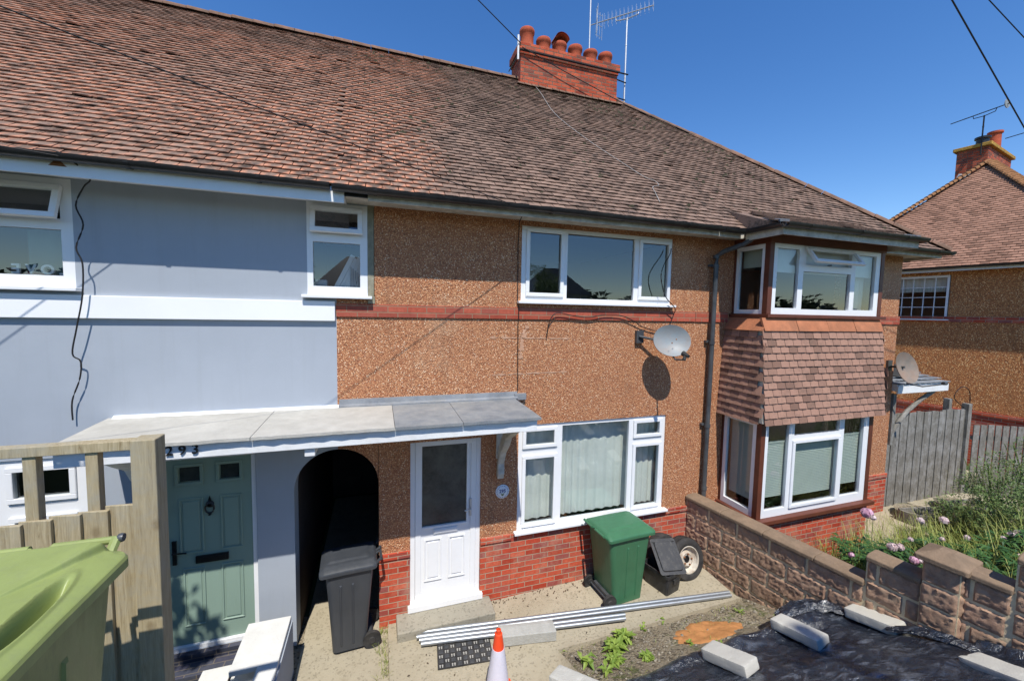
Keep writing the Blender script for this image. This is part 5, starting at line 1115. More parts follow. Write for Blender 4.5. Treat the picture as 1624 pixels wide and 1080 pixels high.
for a, b, lab in PIP:
    a, b = Vector(a), Vector(b); d = b-a; L = d.length; r = empty('scaffold_pipe', a, lab, 'pipe', 'galvanised pipes lying across the path'); mb = MB()
    n = 40; sd = d.normalized().cross(Vector((0, 0, 1))).normalized(); u = sd.cross(d.normalized())
    for rad, flip in ((.0242, False), (.0205, True)):
        V = [a*0+d*t+(sd*cos(2*pi*k/20)+u*sin(2*pi*k/20))*rad for t in (0, 1) for k in range(20)]; F = [(k, (k+1)%20, 20+(k+1)%20, 20+k) for k in range(20)]
        mb.add(V, [f[::-1] for f in F] if not flip else F)
    V = [d*t+(sd*cos(2*pi*k/20)+u*sin(2*pi*k/20))*rad for t in (0, 1) for rad in (.0242, .0205) for k in range(20)]
    mb.add(V, [(k, 20+k, 20+(k+1)%20, (k+1)%20) for k in range(20)]+[(40+k, 40+(k+1)%20, 60+(k+1)%20, 60+k) for k in range(20)])
    mb.build('tube', 'galv', r, smooth=True, local=True, ang=50)
def block(name, loc, rz, L, W, H, label, mat='concrete_block', bev=.008, group='pale concrete blocks', rx=0, half=None):
    mb = MB(); nx_, ny_ = 12, 5
    mb.box(-L/2, L/2, -W/2, W/2, -H, 0)
    o = mb.build(name, mat, None, bevel=bev); o.location = loc; o.rotation_euler = (rx if isinstance(rx, float) else rx[0], 0 if isinstance(rx, float) else rx[1], rz) if rx else (0, 0, rz)
    return tag(o, label, 'block', group)
mb = MB(); mb.prism([(-.11, 0), (.11, 0), (.11, .085), (.085, .115), (.03, .125), (-.11, .125)], -.34, .34, axis='x')
kb = mb.build('kerb_stone', 'kerb', None, bevel=.008); kb.location = (1.68, -.72, .045); kb.rotation_euler = (0, 0, R(-9)); tag(kb, 'grey bullnosed kerb stone lying under the scaffold pipes behind the cone', 'kerb stone')
def blk(a, b, w, z, label, H=.10, W=None, L=.44):
    a, b, w = Vector((*a, z)), Vector((*b, z)), Vector((*w, z)); ux = (b-a).normalized(); L = (b-a).length; wv = w-a; W = abs((wv-ux*wv.dot(ux)).length); c = (a+b)/2+(wv-ux*wv.dot(ux))/2
    return block('concrete_block', c, atan2(ux.y, ux.x), L, W, H, label)
def blk3(a, b, w, label, H=.10, L=None):
    a, b, w = map(Vector, (a, b, w)); ux = (b-a).normalized(); L = L or (b-a).length; wv = w-a; vy = (wv-ux*wv.dot(ux)); W = vy.length; vy.normalize(); up = ux.cross(vy)
    if up.z < 0: up = -up; 
    Mx = Matrix((ux, up.cross(ux), up)).transposed(); c = a+ux*L/2+vy*W/2; mb = MB()
    nx_, ny_ = 22, 10
    for (ori, du, dv, nu_, nv_) in ((Vector((-L/2, -W/2, 0)), Vector((L, 0, 0)), Vector((0, W, 0)), nx_, ny_), (Vector((-L/2, -W/2, -H)), Vector((L, 0, 0)), Vector((0, 0, H)), nx_, 5), (Vector((L/2, W/2, -H)), Vector((-L, 0, 0)), Vector((0, 0, H)), nx_, 5), (Vector((L/2, -W/2, -H)), Vector((0, W, 0)), Vector((0, 0, H)), ny_, 5), (Vector((-L/2, W/2, -H)), Vector((0, -W, 0)), Vector((0, 0, H)), ny_, 5), (Vector((-L/2, W/2, -H)), Vector((L, 0, 0)), Vector((0, -W, 0)), nx_, ny_)):
        def fb(u, v):
            p = ori+du*u+dv*v; q = Vector((max(-L/2+.013, min(L/2-.013, p.x)), max(-W/2+.013, min(W/2-.013, p.y)), max(-H+.013, min(-.013, p.z)))); d = p-q
            if d.length > 1e-6: p = q+d.normalized()*.013*(1 if max(abs(d.x), abs(d.y), abs(d.z)) > .0129 else 1)
            n_ = noise.noise(p*9+c*5)*.0025+noise.noise(p*40+c*5)*.0015-max(0, noise.noise(p*14+c*9)-.42)*.03
            return p+(d.normalized() if d.length > 1e-6 else Vector((0, 0, 1)))*n_
        mb.grid(fb, nu_, nv_)
    o = mb.build('concrete_block', 'concrete_block', None, smooth=True, ang=50); o.location = c; o.rotation_euler = Mx.to_euler(); return tag(o, label, 'block', 'pale concrete blocks')
blk3((4.80, -2.179, .80), (4.84, -2.62, .90), (5.035, -2.173, .80), 'concrete block on the black sheet nearest the stone wall pier')
blk3((3.902, -2.037, .77), (3.95, -2.484, .87), (4.100, -2.036, .78), 'concrete block on the black sheet second from the stone wall')
blk3((2.935, -2.099, .74), (3.023, -2.493, .88), (3.144, -2.073, .75), 'concrete block at the front middle of the black sheet, beside chalky marks', L=.44)
blk3((1.36, -2.06, .86), (1.56, -2.34, .92), (1.58, -2.05, .86), 'concrete block on end of the sheet nearest the cone, half out of frame', L=.44)
blk3((4.67, -3.13, 1.09), (4.62, -3.42, 1.20), (4.90, -3.13, 1.09), 'large concrete block in the bottom right corner of the photo', L=.44)
mt = empty('rubber_mat', (.93, -.70, .035), 'black rubber doormat of raised squares and pairs of slots on the path', 'doormat', None, R(-6))
mb = MB(); mb.box(-.31, .31, -.185, .185, 0, .012); mb.build('mat_base', 'rubber', mt, local=True, bevel=.004)
M['slot_grey'] = simple('dusty_slots', (.33, .32, .29), .9, .1, 20, 0); M['mat_pad'] = simple('mat_pads', (.05, .052, .055), .7, .3, 30, .1)
mb = MB(); m2 = MB()
for i in range(9):
    for j in range(6):
        x, y = -.27+i*.0675, -.155+j*.062
        if (i+j) % 2: mb.box(x-.026, x+.026, y-.024, y+.024, .0121, .018)
        else:
            for q in (-.013, .013): m2.lathe([(0, .0), (.0095, 0), (.0095, .0025), (0, .0025)], (x+q, y+.008, .0122), n=8); m2.box(x+q-.006, x+q+.006, y-.020, y+.006, .0122, .0140)
mb.build('raised_pads', 'mat_pad', mt, local=True, bevel=.003, seg=1); m2.build('slots', 'slot_grey', mt, local=True)
cn_ = empty('traffic_cone', (1.085, -1.50, .145), 'orange and white traffic cone standing on the path, bottom centre', 'traffic cone')
M['cone_orange'] = simple('cone_orange', (.80, .075, .02), .5, .08, 6, .1, 60, .4); M['cone_white'] = simple('cone_sleeve', (.66, .64, .72), .45, .05, 6, .15, 60, .5)
mb = MB(); H_ = .76; rr2 = lambda z: .135-(.135-.030)*z/H_
mb.lathe([(rr2(.03), .03), (rr2(.56), .56), (rr2(.715), .715)], n=32); mb.lathe([(rr2(.715)+.001, .715), (.024, .72), (.024, .755), (.014, .76), (.012, .74)], n=24); mb.box(-.19, .19, -.19, .19, 0, .03); cbod = mb.build('cone_body', 'cone_orange', cn_, smooth=True, local=True, ang=40)
mb = MB(); mb.lathe([(rr2(.08)+.004, .08), (rr2(.575)+.003, .575), (rr2(.575)-.001, .575)], n=32); mb.build('reflective_sleeve', 'cone_white', cn_, smooth=True, local=True)

# ------------------------------------------------------------------ black polythene sheet over the soil heap
def sheet_z(x, y):
    b = lerp_tab(PR, y)
    b = max(b, .60+.03*(x-3)) if y > -2.3 else b
    w_ = .022*noise.noise((x*2.2+y, y*2.2, 0))+.05*abs(noise.noise((x*3.0, y*1.5+x*1.5, 5)))+.024*abs(noise.noise((x*8+y*4, y*5, 2)))
    return max(b+.02, ground_z(x, y)+.07)+w_
mb = MB(); NU, NV = 150, 110
def sh(u, v):
    x0, x1 = 1.25, 5.05
    xx = x0+(x1-x0)*u
    yt = -2.06+.16*min(1, (xx-1.25)/2.2)+.05*noise.noise((xx*2.3, 0, 7)); y = yt+(-4.6-yt)*v
    X = xx+(.05*noise.noise((y*3, 2, 2)) if u < .05 else 0)-.0
    lim = 4.63-.166*y-.04
    X = min(X+max(0, (lim-5.0))*u, lim-.0)
    z = sheet_z(X, y)
    if v < .045: z = ground_z(X, y)+.035+(z-ground_z(X, y)-.035)*(v/.045)**.6
    if u < .03: z = ground_z(X, y)+.03+(z-ground_z(X, y)-.03)*(u/.03)
    return (X, y, z)
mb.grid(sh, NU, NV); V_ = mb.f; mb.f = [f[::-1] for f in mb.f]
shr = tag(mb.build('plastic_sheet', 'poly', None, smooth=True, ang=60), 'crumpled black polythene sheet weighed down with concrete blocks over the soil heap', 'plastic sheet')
def fold(pts, w, h, seed):     # bunched fold of polythene
    P = smoothpts(pts, 6); mb = MB(); n = 16; V = []
    for i, p in enumerate(P):
        d = (P[min(i+1, len(P)-1)]-P[max(i-1, 0)]).normalized(); sd = d.cross(Vector((0, 0, 1))).normalized(); e = sin(pi*i/(len(P)-1))**.4
        for k in range(n+1):
            a = pi*k/n; q = 1+.45*noise.noise((i*.35, k*.8, seed)); V.append(p+sd*cos(a)*w*q*e+Vector((0, 0, 1))*sin(a)*h*q*e*(.6+.8*abs(noise.noise((i*.3, k*.5, seed+4)))))
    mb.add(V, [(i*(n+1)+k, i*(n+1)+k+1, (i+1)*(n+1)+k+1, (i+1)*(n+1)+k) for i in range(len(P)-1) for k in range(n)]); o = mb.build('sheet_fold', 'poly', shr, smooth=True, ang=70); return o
fold([(4.15, -1.95, .64), (4.45, -1.93, .68), (4.78, -2.03, .70), (4.84, -2.2, .72)], .09, .05, 3)
fold([(4.2, -1.87, .60), (4.5, -1.85, .63), (4.75, -1.9, .64)], .04, .04, 13)
fold([(4.80, -2.55, .84), (4.92, -2.75, .94), (4.98, -2.95, 1.0), (5.0, -3.2, 1.03)], .07, .05, 8)


# ------------------------------------------------------------------ stone boundary wall
bw = empty('boundary_wall', (4.63, 0, 0), 'brown rock-faced block wall stepping up towards the street with coping and pier', 'wall', None, R(9.43))
def rock_face(mb, y0, y1, z0, z1, x, depth=.013, nu=16, nv=8, axis='x', seed=0):
    nu = max(3, int((y1-y0)/.016)); nv = max(3, int((z1-z0)/.016)); t = (random.random(), 0, 0)
    def fn(u, v):
        y = y0+(y1-y0)*u; z = z0+(z1-z0)*v; e = min(u*(y1-y0), (1-u)*(y1-y0), v*(z1-z0), (1-v)*(z1-z0)); k = min(1, e/.010)
        d = depth*k*(1.0+.25*noise.noise((y*10+seed, z*12, seed))+.9*noise.noise((y*28, z*28, seed+3))+.7*noise.noise((y*60, z*60, seed+5)))
        return (x-max(-.006, d)-.004*k, y, z) if axis == 'x' else (y, x-max(-.006, d)-.004*k, z)
    mb.grid(fn, nu, nv, t=t, flip=(axis == 'x'))
BL, BH, J = .44, .215, .020
secs = [(-2.28, 0.0, -.10, 1.05), (-2.72, -2.28, -.10, 1.35), (-3.28, -2.98, .3, 1.60), (-6.0, -3.28, .3, 1.89)]
core = MB(); face = MB(); cop = MB()
T_ = .12
for si, (ya, yb, zb, zt) in enumerate(secs):
    core.box(-.003, T_+.06, ya, yb, zb, zt)
    n = int(round((zt-zb)/BH)); r_i = 0; z = zt-BH
    while z > zb-.05:
        k = round((1.05-z)/BH*1)  # keeps courses broken
        y = -7+(BL/2 if (r_i+si) % 2 else 0)
        while y < yb:
            a, b = max(ya, y), min(yb, y+BL)
            if b-a > .05: rock_face(face, a+J/2, b-J/2, z+J/2, z+BH-J/2, .0, seed=si*7+r_i*3.1+y)
            y += BL
        z -= BH; r_i += 1
    # coping
    y = yb
    while y > ya+.02:
        y2 = max(ya, y-.60); cop.prism([(-.045, zt), (T_+.10, zt), (T_+.10, zt+.05), (T_+.04, zt+.07), (.0, zt+.07), (-.045, zt+.045)], y2+.003, y-.003); y = y2
core.build('mortar_core', 'mortar', bw, local=True); face.build('stone_blocks', 'rock', bw, local=True, smooth=True, ang=55)
def prism_fix(): pass
cpo = MB()
for (ya, yb, zb, zt) in secs:
    y = yb
    while y > ya+.02:
        y2 = max(ya, y-.60); e = random.uniform(-.003, .003)
        cpo.prism([(-.045, zt+.001), (T_+.10, zt+.001), (T_+.10, zt+.05), (T_+.04, zt+.07+e), (.0, zt+.07+e), (-.045, zt+.048)], y2+.002, y-.002, axis='y'); y = y2
cpo.build('coping', 'coping', bw, local=True, bevel=.010)
pm_ = MB(); py0, py1, pz = -2.98, -2.72, 1.62; px0, px1 = -.05, .24
pm_.box(px0-.002, px1-.01, py0-.002, py1-.01, .2, pz); pier = pm_.build('pier', 'mortar', bw, local=True)
pf = MB(); z = pz-BH; i = 0
while z > .2:
    rock_face(pf, py0+.004, py1-.004, z+.006, z+BH-.006, px0, seed=40+i); rock_face(pf, px0+.004, px1-.004, z+.006, z+BH-.006, py0, axis='y', seed=60+i, depth=.016); z -= BH; i += 1
pf.build('stone_blocks', 'rock', pier, local=True, smooth=True, ang=55)
pc = MB(); cxp, cyp = (px0+px1)/2, (py0+py1)/2
loft(pc, [rrect(cxp, cyp, .20, .185, .02, pz+.001, 2), rrect(cxp, cyp, .20, .185, .02, pz+.05, 2), rrect(cxp, cyp, .06, .05, .01, pz+.115, 2)]); pc.build('pier_cap', 'coping', pier, local=True, bevel=.008)

# ------------------------------------------------------------------ stepped white-capped low wall by the green door
sw = empty('stepped_garden_wall', (-1.05, -.9, .1), 'low blue-grey wall with stacked white slabs on top beside the passage', 'low wall')
mb = MB(); mb.box(-1.0, -.885, -1.75, -.36, -.1, .575); mb.box(-1.32, -1.0, -.62, -.40, -.1, .50); mb.build('wall_body', 'render_blue', sw)
SLB = [((-1.30, -.90, -.95, -.345, .577, .625), 0), ((-1.075, -.90, -1.80, -.951, .577, .622), 0), ((-1.32, -1.085, -.90, -.63, .43, .47), 0), ((-1.30, -1.10, -1.15, -.905, .36, .40), 0), ((-1.62, -1.36, -1.05, -.60, .36, .42), 0)]
for i, (b_, q) in enumerate(SLB):
    mb = MB(); mb.box(*b_); mb.build('white_slab', 'white_slab', sw, bevel=.006)
mb = MB(); mb.box(-1.60, -1.38, -1.03, -.62, -.1, .358); mb.box(-1.30, -1.10, -1.12, -.66, -.1, .358); mb.build('support', 'brick', sw)

# ------------------------------------------------------------------ timber fence with trellis top, left
FY = -2.60; fp = empty('timber_fence', (-1.07, FY, 1.9), 'new timber fence panel with open trellis top, right behind the olive bin', 'fence')
T1 = lambda: (random.random(), 0, 0)
mb = MB(); mb.T = T1(); mb.box(-1.125, -1.025, FY-.05, FY+.05, .6, 3.285); mb.build('post', 'wood_new', fp, bevel=.005)
for i, dz in enumerate((0,)):
    mb = MB(); mb.T = T1(); mb.box(-5.0, -1.128, FY-.0, FY+.06, 3.225, 3.272); mb.build('top_rail', 'wood_new', fp, bevel=.003)
for x in [-1.325-.225*i for i in range(16)]:
    mb = MB(); mb.T = T1(); mb.box(x, x+.048, FY+.01, FY+.055, 2.90, 3.223); mb.build('trellis_bar', 'wood_new', fp, bevel=.003)
x = -1.128; i = 0
zt_ = 2.955
while x > -4.9:
    mb = MB(); mb.T = T1(); w_ = .105+random.uniform(-.003, .003); zt = zt_-.010*i if i < 8 else zt_-.08; zt += random.uniform(-.004, .004)
    # feathered board: thick edge on the right, standing in front of the next one
    a, b = x-w_-.02, x
    if i == 0: b = x
    mb.add([(a, FY+.004, 1.2), (b, FY-.020, 1.2), (b, FY+.004, 1.2), (a, FY+.010, 1.2), (a, FY+.004, zt), (b, FY-.020, zt), (b, FY+.004, zt), (a, FY+.010, zt)], [(0,1,5,4), (1,2,6,5), (2,3,7,6), (3,0,4,7), (4,5,6,7)])
    mb.build('board', 'wood_new', fp, bevel=.002, seg=1); x -= w_; i += 1
mb = MB(); mb.T = T1(); mb.box(-4.9, -1.128, FY+.012, FY+.05, 2.80, 2.87); mb.box(-4.9, -1.128, FY+.012, FY+.05, 2.0, 2.07); mb.build('back_rail', 'wood_new', fp)

# ------------------------------------------------------------------ grey fences by the end house
ff = empty('weathered_gate_fence', (9.5, .14, 0), 'tall grey weathered board fence and gate closing the side passage', 'fence')
x = 9.46; i = 0
while x < 12.2:
    w_ = .125; zt = 2.07+.02*noise.noise((x*3, 0, 0))-.02*(x-9.5)+random.uniform(-.012, .012); mb = MB(); mb.T = T1(); mb.box(x, x+w_-.006, .10+.012*(i % 2), .122+.012*(i % 2), .06, zt); mb.build('board', 'wood_grey', ff); x += w_; i += 1
mb = MB(); mb.T = T1(); mb.box(11.62, 11.72, .15, .25, 0, 2.26); mb.build('post', 'wood_grey', ff); mb = MB(); mb.T = T1(); mb.box(12.14, 12.26, .06, .18, 0, 2.14); mb.build('post', 'wood_grey', ff); mb = MB(); mb.T = T1(); mb.box(9.46, 12.2, .15, .19, .5, .58); mb.box(9.46, 12.2, .15, .19, 1.7, 1.78); mb.build('rail', 'wood_grey', ff)
f2 = empty('closeboard_fence', (12.3, 0, 0), 'lower grey close-board fence with dark gaps, at the right edge behind the shrubs', 'fence')
A_, B_ = Vector((12.27, .02, 0)), Vector((15.2, -1.75, 0)); d_ = (B_-A_).normalized(); n_ = Vector((d_.y, -d_.x, 0)); L_ = (B_-A_).length; t = 0
while t < L_:
    p = A_+d_*t; q = A_+d_*(t+.115); mb = MB(); mb.T = T1(); zt = 1.70+.03*t/1+random.uniform(-.01, .01); s1, s2_ = p+n_*.022, q+n_*.004
    mb.add([(*(p)[:2], .0), (*s1[:2], .0), (*s2_[:2], .0), (*q[:2], 0), (*p[:2], zt), (*s1[:2], zt), (*s2_[:2], zt), (*q[:2], zt)], [(0,1,5,4)[::-1], (1,2,6,5)[::-1], (2,3,7,6), (3,0,4,7), (4,5,6,7)]); mb.build('board', 'wood_grey', f2); t += .128
mb = MB(); mb.T = T1(); mb.bar(A_+Vector((.02, .03, 1.4)), B_+Vector((.02, .03, 1.5)), .04, .08); mb.bar(A_+Vector((.02, .03, .4)), B_+Vector((.02, .03, .5)), .04, .08); mb.build('rail', 'wood_grey', f2)

# wooden planters
for (x, y, rz, lab) in ((9.75, -.42, R(-12), 'grey half-round timber planter on the path in front of the gate fence'), (10.95, -.45, R(-8), 'second grey timber planter among the shrubs against the fence')):
    r = empty('timber_planter', (x, y, .03), lab, 'planter', 'timber planters', rz); mb = MB(); n = 14
    mb.T = T1(); pts = [(.42*cos(pi+pi*k/n), .30*sin(pi+pi*k/n)) for k in range(n+1)]
    for (p, q) in zip(pts, pts[1:]):
        mb.T = T1(); mb.add([(p[0], p[1], 0), (q[0], q[1], 0), (q[0]*1.08, q[1]*1.08, .34), (p[0]*1.08, p[1]*1.08, .34), (p[0]*.9, p[1]*.9, 0), (q[0]*.9, q[1]*.9, 0), (q[0]*.98, q[1]*.98, .34), (p[0]*.98, p[1]*.98, .34)], [(0,1,2,3), (5,4,7,6), (3,2,6,7)])
    mb.box(-.45, .45, 0, .03, 0, .36); mb.build('planter_side', 'wood_grey', r, local=True)
    mb = MB(); mb.lathe([(0, .27), (.38, .27)], n=14); mb.build('planter_soil', 'soil', r, local=True)
# ------------------------------------------------------------------ plants
def leaf(mb, p, d, L, w, droop=.3, t=None, fold_=.2):
    p = Vector(p); d = Vector(d).normalized(); sd = d.cross(Vector((0, 0, 1)))
    if sd.length < .05: sd = Vector((1, 0, 0))
    sd.normalize(); up = sd.cross(d); t = t or (random.random(), 0, 0)
    m_ = p+d*L*.5+Vector((0, 0, .0)); e = p+d*L-Vector((0, 0, L*droop)); V = [p, m_+sd*w/2+up*w*fold_, e, m_-sd*w/2+up*w*fold_, m_-up*w*.02]
    mb.add(V, [(0, 4, 1), (4, 2, 1), (0, 3, 4), (4, 3, 2)], 0, t)
def blade(mb, p, d, L, w, droop=.5, n=4, t=None):
    p = Vector(p); d = Vector(d).normalized(); sd = d.cross(Vector((0, 0, 1))); sd = sd.normalized() if sd.length > .01 else Vector((1, 0, 0)); V = []; t = t or (random.random(), 0, 0)
    h = Vector((d.x, d.y, 0))
    for i in range(n+1):
        s = i/n; q = p+Vector((0, 0, d.z))*L*s*(1-.35*droop*s*s)+h*L*s*(1+droop*s); q.z -= droop*L*.3*s*s*s; ww = w*(1-s)**.7+.0006; V += [q-sd*ww/2, q+sd*ww/2]
    mb.add(V, [(2*i, 2*i+1, 2*i+3, 2*i+2) for i in range(n)], 0, t)
rnd = random.uniform
def gz(x, y): return ground_z(x, y)
def weed(x, y, n, L, label, up=.6):
    r = empty('weed', (x, y, gz(x, y)), label, 'weed', 'weeds in the bare soil'); mb = MB()
    for i in range(n):
        a = rnd(0, 2*pi); leaf(mb, (x+rnd(-.03, .03), y+rnd(-.03, .03), gz(x, y)+rnd(0, L*.5)), (cos(a), sin(a), rnd(.2, up)), L*rnd(.6, 1.2), L*rnd(.3, .5), rnd(0, .5))
    mb.build('leaves', 'leaf', r); return r
for i, (x, y, n, L, lab) in enumerate([(2.12, -1.35, 12, .13, 'tall leafy weed growing left of the low weeds beside the path edge'), (2.22, -1.62, 10, .12, 'weed at the edge of the concrete nearest the lone end block'), (2.55, -1.27, 60, .14, 'largest clump of low green weeds in the bare soil'),
        (2.78, -1.10, 46, .13, 'bright weed clump just in front of the pipe ends'), (2.74, -1.60, 60, .08, 'small bright green tuft close to the black sheet'), (3.12, -1.02, 8, .09, 'small weed beside the pipes left of the green bin shadow'), (3.42, -.99, 9, .09, 'small weed by the pipes between the bin and the sand'),
        (3.35, -1.55, 10, .07, 'sparse weed between the sand patch and the black sheet'), (1.46, -.36, 12, .07, 'small weed in the corner of the doorstep'), (4.40, -1.25, 12, .06, 'low moss-like weed by the foot of the stone wall'), (4.62, -1.62, 14, .06, 'weed at the wall foot by the folded sheet'), (3.55, -1.78, 9, .06, 'weed between the sheet folds and the sand patch'), (1.98, -1.0, 8, .05, 'tiny weed beside the kerb stone end'), (2.42, -1.47, 40, .12, 'weed clump in the middle of the bare soil')]):
    weed(x, y, n, L, lab)
mb = MB()
for i in range(130):
    x, y = rnd(-.03, .10), rnd(-.75, -.05); blade(mb, (x, y, gz(x, y)+.0), (rnd(-.5, .5), rnd(-.5, .5), 1), rnd(.05, .16), .006)
lt_ = MB()
for i in range(260):
    x, y = (rnd(1.3, 4.5), -abs(random.gauss(0, .09))-.02) if i < 150 else (rnd(.1, 4.5), rnd(-1.0, -.05)); a = rnd(0, 6.3); s_ = rnd(.006, .02); z = ground_z(x, y)+.064
    if x < 1.42 and y > -.36: continue
    lt_.add([(x+cos(a)*s_, y+sin(a)*s_, z), (x-sin(a)*s_*.5, y+cos(a)*s_*.5, z+.005), (x-cos(a)*s_, y-sin(a)*s_, z+.002), (x+sin(a)*s_*.5, y-cos(a)*s_*.5, z+.006)], [(0, 1, 2, 3)])
stuff(lt_.build('leaf_litter', 'bark'), 'brown leaf litter and crumbs gathered along the foot of the brick wall', 'leaf litter')
stuff(mb.build('grass', 'grass'), 'bright grass growing along the edge of the passage path', 'grass')
mb = MB()
for i in range(700):
    x, y = rnd(1.98, 4.7), rnd(-1.95, -.95)
    if noise.noise((x*2, y*2, 11)) < .12: continue
    blade(mb, (x, y, gz(x, y)+.0), (rnd(-.8, .8), rnd(-.8, .8), 1), rnd(.02, .06), .005, n=2)
stuff(mb.build('ground_cover', 'grass'), 'thin patches of moss and seedlings on the bare soil', 'ground cover')

def peony(x, y, h, nst, flowers, label, spread=.32):
    g0 = gz(x, y); r = empty('peony_plant', (x, y, g0), label, 'peony', 'peonies behind the stone wall'); st = MB(); lf = MB()
    tips = []
    for i in range(nst):
        a = rnd(0, 2*pi); rad = spread*sqrt(random.random()); hh = h*rnd(.6, 1.0)*(1-.25*rad/spread)
        P = smoothpts([(x+rad*.2*cos(a), y+rad*.2*sin(a), g0), (x+rad*.7*cos(a), y+rad*.7*sin(a), g0+hh*.6), (x+rad*cos(a)*1.1, y+rad*sin(a)*1.1, g0+hh)], 3); st.tube(P, .0045, 5)
        for q in P[2:]:
            for k in range(3):
                b = rnd(0, 2*pi); base = q+Vector((cos(b), sin(b), .3))*.05
                for s_ in (-.55, 0, .55): leaf(lf, base, (cos(b+s_), sin(b+s_), rnd(-.1, .4)), rnd(.09, .15), rnd(.025, .038), rnd(.1, .4))
    lf.build('leaves', 'peony_leaf', r)
    for (fx, fy, fz, fr, pale) in flowers:
        st.tube(smoothpts([(x+(fx-x)*.5, y+(fy-y)*.5, g0+(fz-g0)*.35), (x+(fx-x)*.8, y+(fy-y)*.8, g0+(fz-g0)*.7), (fx, fy, fz)], 3), .004, 5)
    st.build('stems', 'stem', r)
    for (fx, fy, fz, fr, pale) in flowers:
        mb = MB(); c = Vector((fx, fy, fz)); n = 46 if fr > .035 else 16
        for i in range(n):
            u = rnd(-.35, 1); a = rnd(0, 2*pi); s = sqrt(max(0, 1-u*u)); d = Vector((s*cos(a), s*sin(a), u)); tg = Vector((-sin(a), cos(a), 0)); bt = d.cross(tg); q = fr*.55; k = rnd(.75, 1.05); p0 = c+d*fr*k
            T = (random.random(), 0, 0); mb.add([p0-tg*q-bt*q*.8, p0+tg*q-bt*q*.8, p0+tg*q*.8+bt*q+d*fr*.25, p0+d*fr*.1+bt*q*1.25, p0-tg*q*.8+bt*q+d*fr*.25], [(0, 1, 2, 3, 4)], 0, T)
        mb.lathe([(0, -fr*.8), (fr*.6, -fr*.5), (fr*.85, 0), (fr*.6, fr*.55), (0, fr*.8)], c, n=10); mb.build('flower', 'petal_pale' if pale else 'petal', r, smooth=True, ang=60)
F = lambda px, s: (px[0], px[1], px[2], s[0], s[1])
big = (.062, False); md = (.042, True); sm = (.024, True); smp = (.028, False)
peony(6.35, -1.55, .72, 16, [F((6.515, -1.372, 1.20), big), F((6.42, -1.50, 1.22), (.03, True)), F((5.54, -1.788, 1.02), smp)], 'peony with the largest pink flower, in front of the brick bay', .34)
peony(6.0, -2.15, .62, 26, [F((5.859, -2.021, 1.20), md), F((5.97, -2.04, 1.19), (.036, True)), F((5.80, -2.26, 1.19), (.036, False)), F((6.35, -1.95, 1.18), sm), F((6.05, -2.2, 1.1), sm)], 'peony with two pale flowers side by side behind the lower coping', .42)
peony(6.95, -2.0, .62, 24, [F((7.018, -1.715, 1.2), (.036, True)), F((7.337, -1.808, 1.2), (.042, True)), F((6.9, -2.0, 1.12), sm), F((7.2, -2.1, 1.14), (.03, True))], 'peony with two round pale buds on tall stems behind the pier', .42)
peony(7.45, -2.55, .66, 26, [F((6.85, -2.75, 1.25), smp), F((7.1, -2.6, 1.22), sm), F((7.60, -2.33, 1.25), (.034, True)), F((7.72, -2.35, 1.25), (.04, True)), F((7.5, -2.3, 1.2), sm)], 'peony with dark leaves at the right edge behind the highest coping', .48)
peony(6.5, -2.75, .6, 22, [F((6.4, -2.9, 1.3), sm), F((6.2, -2.8, 1.25), sm)], 'low dark-leaved peony close behind the stone pier', .4)
def shrub(x, y, w_, h, n, label, mat='bush_leaf', name='shrub', size=.05, group='shrubs in the end garden'):
    g0 = gz(x, y); r = empty(name, (x, y, g0), label, 'shrub', group); lf = MB(); st = MB()
    for i in range(max(6, n//120)):
        a = rnd(0, 2*pi); rad = w_*sqrt(random.random())*.8; st.tube(smoothpts([(x, y, g0), (x+rad*.5*cos(a), y+rad*.5*sin(a), g0+h*.5), (x+rad*cos(a), y+rad*sin(a), g0+h*rnd(.75, 1))], 3), .006, 5)
    cl = [(rnd(0, 2*pi), sqrt(random.random())*w_*.85, rnd(.25, 1)*h, rnd(.10, .22)) for _ in range(max(10, n//70))]
    for i in range(n):
        a, rad, z, s_ = random.choice(cl); z = min(z, h*(1.02-.35*(rad/w_)**2)); d = Vector((random.gauss(0, 1), random.gauss(0, 1), random.gauss(0, .8))).normalized()
        p = Vector((x+rad*cos(a), y+rad*sin(a), g0+z))+d*s_*rnd(.4, 1); p.z = max(p.z, g0+.02); leaf(lf, p, (d.x, d.y, d.z*.5+.2), size*rnd(.7, 1.4), size*rnd(.35, .6), rnd(0, .4))
    st.build('stems', 'stem', r); lf.build('leaves', mat, r); return r
shrub(9.0, -1.35, .42, .85, 1500, 'bushy green shrub left of the taller shrubs, by the planters')
shrub(9.9, -1.35, .55, 1.4, 2600, 'grey-green leafy shrub in the middle of the end garden')
shrub(10.8, -1.5, .65, 1.6, 3000, 'tallest leafy shrub at the right edge against the close-board fence')
shrub(8.7, -2.05, .55, 1.0, 2400, 'dense mid-green shrub in front of the tall shrubs')
shrub(9.6, -2.2, .65, 1.35, 2800, 'dense shrub at the right edge above the peonies')
shrub(8.2, -1.5, .3, .45, 700, 'small low shrub beside the garden path')
shrub(11.8, -1.35, .55, 1.25, 2000, 'shrub under the close-board fence at the far right')
shrub(5.45, -1.55, .22, .38, 500, 'small yellow-green weed bush between the bay and the stone wall', 'leaf', size=.035)
mb = MB()
for i in range(4600):
    x, y = rnd(5.6, 10.5), rnd(-3.0, -.75)
    if noise.noise((x*1.2, y*1.2, 4)) < -.12: continue
    blade(mb, (x, y, gz(x, y)), (rnd(-.35, .35), rnd(-.35, .35), 1), rnd(.35, .85), .010, rnd(.1, .8), t=(random.random(), 0, 0))
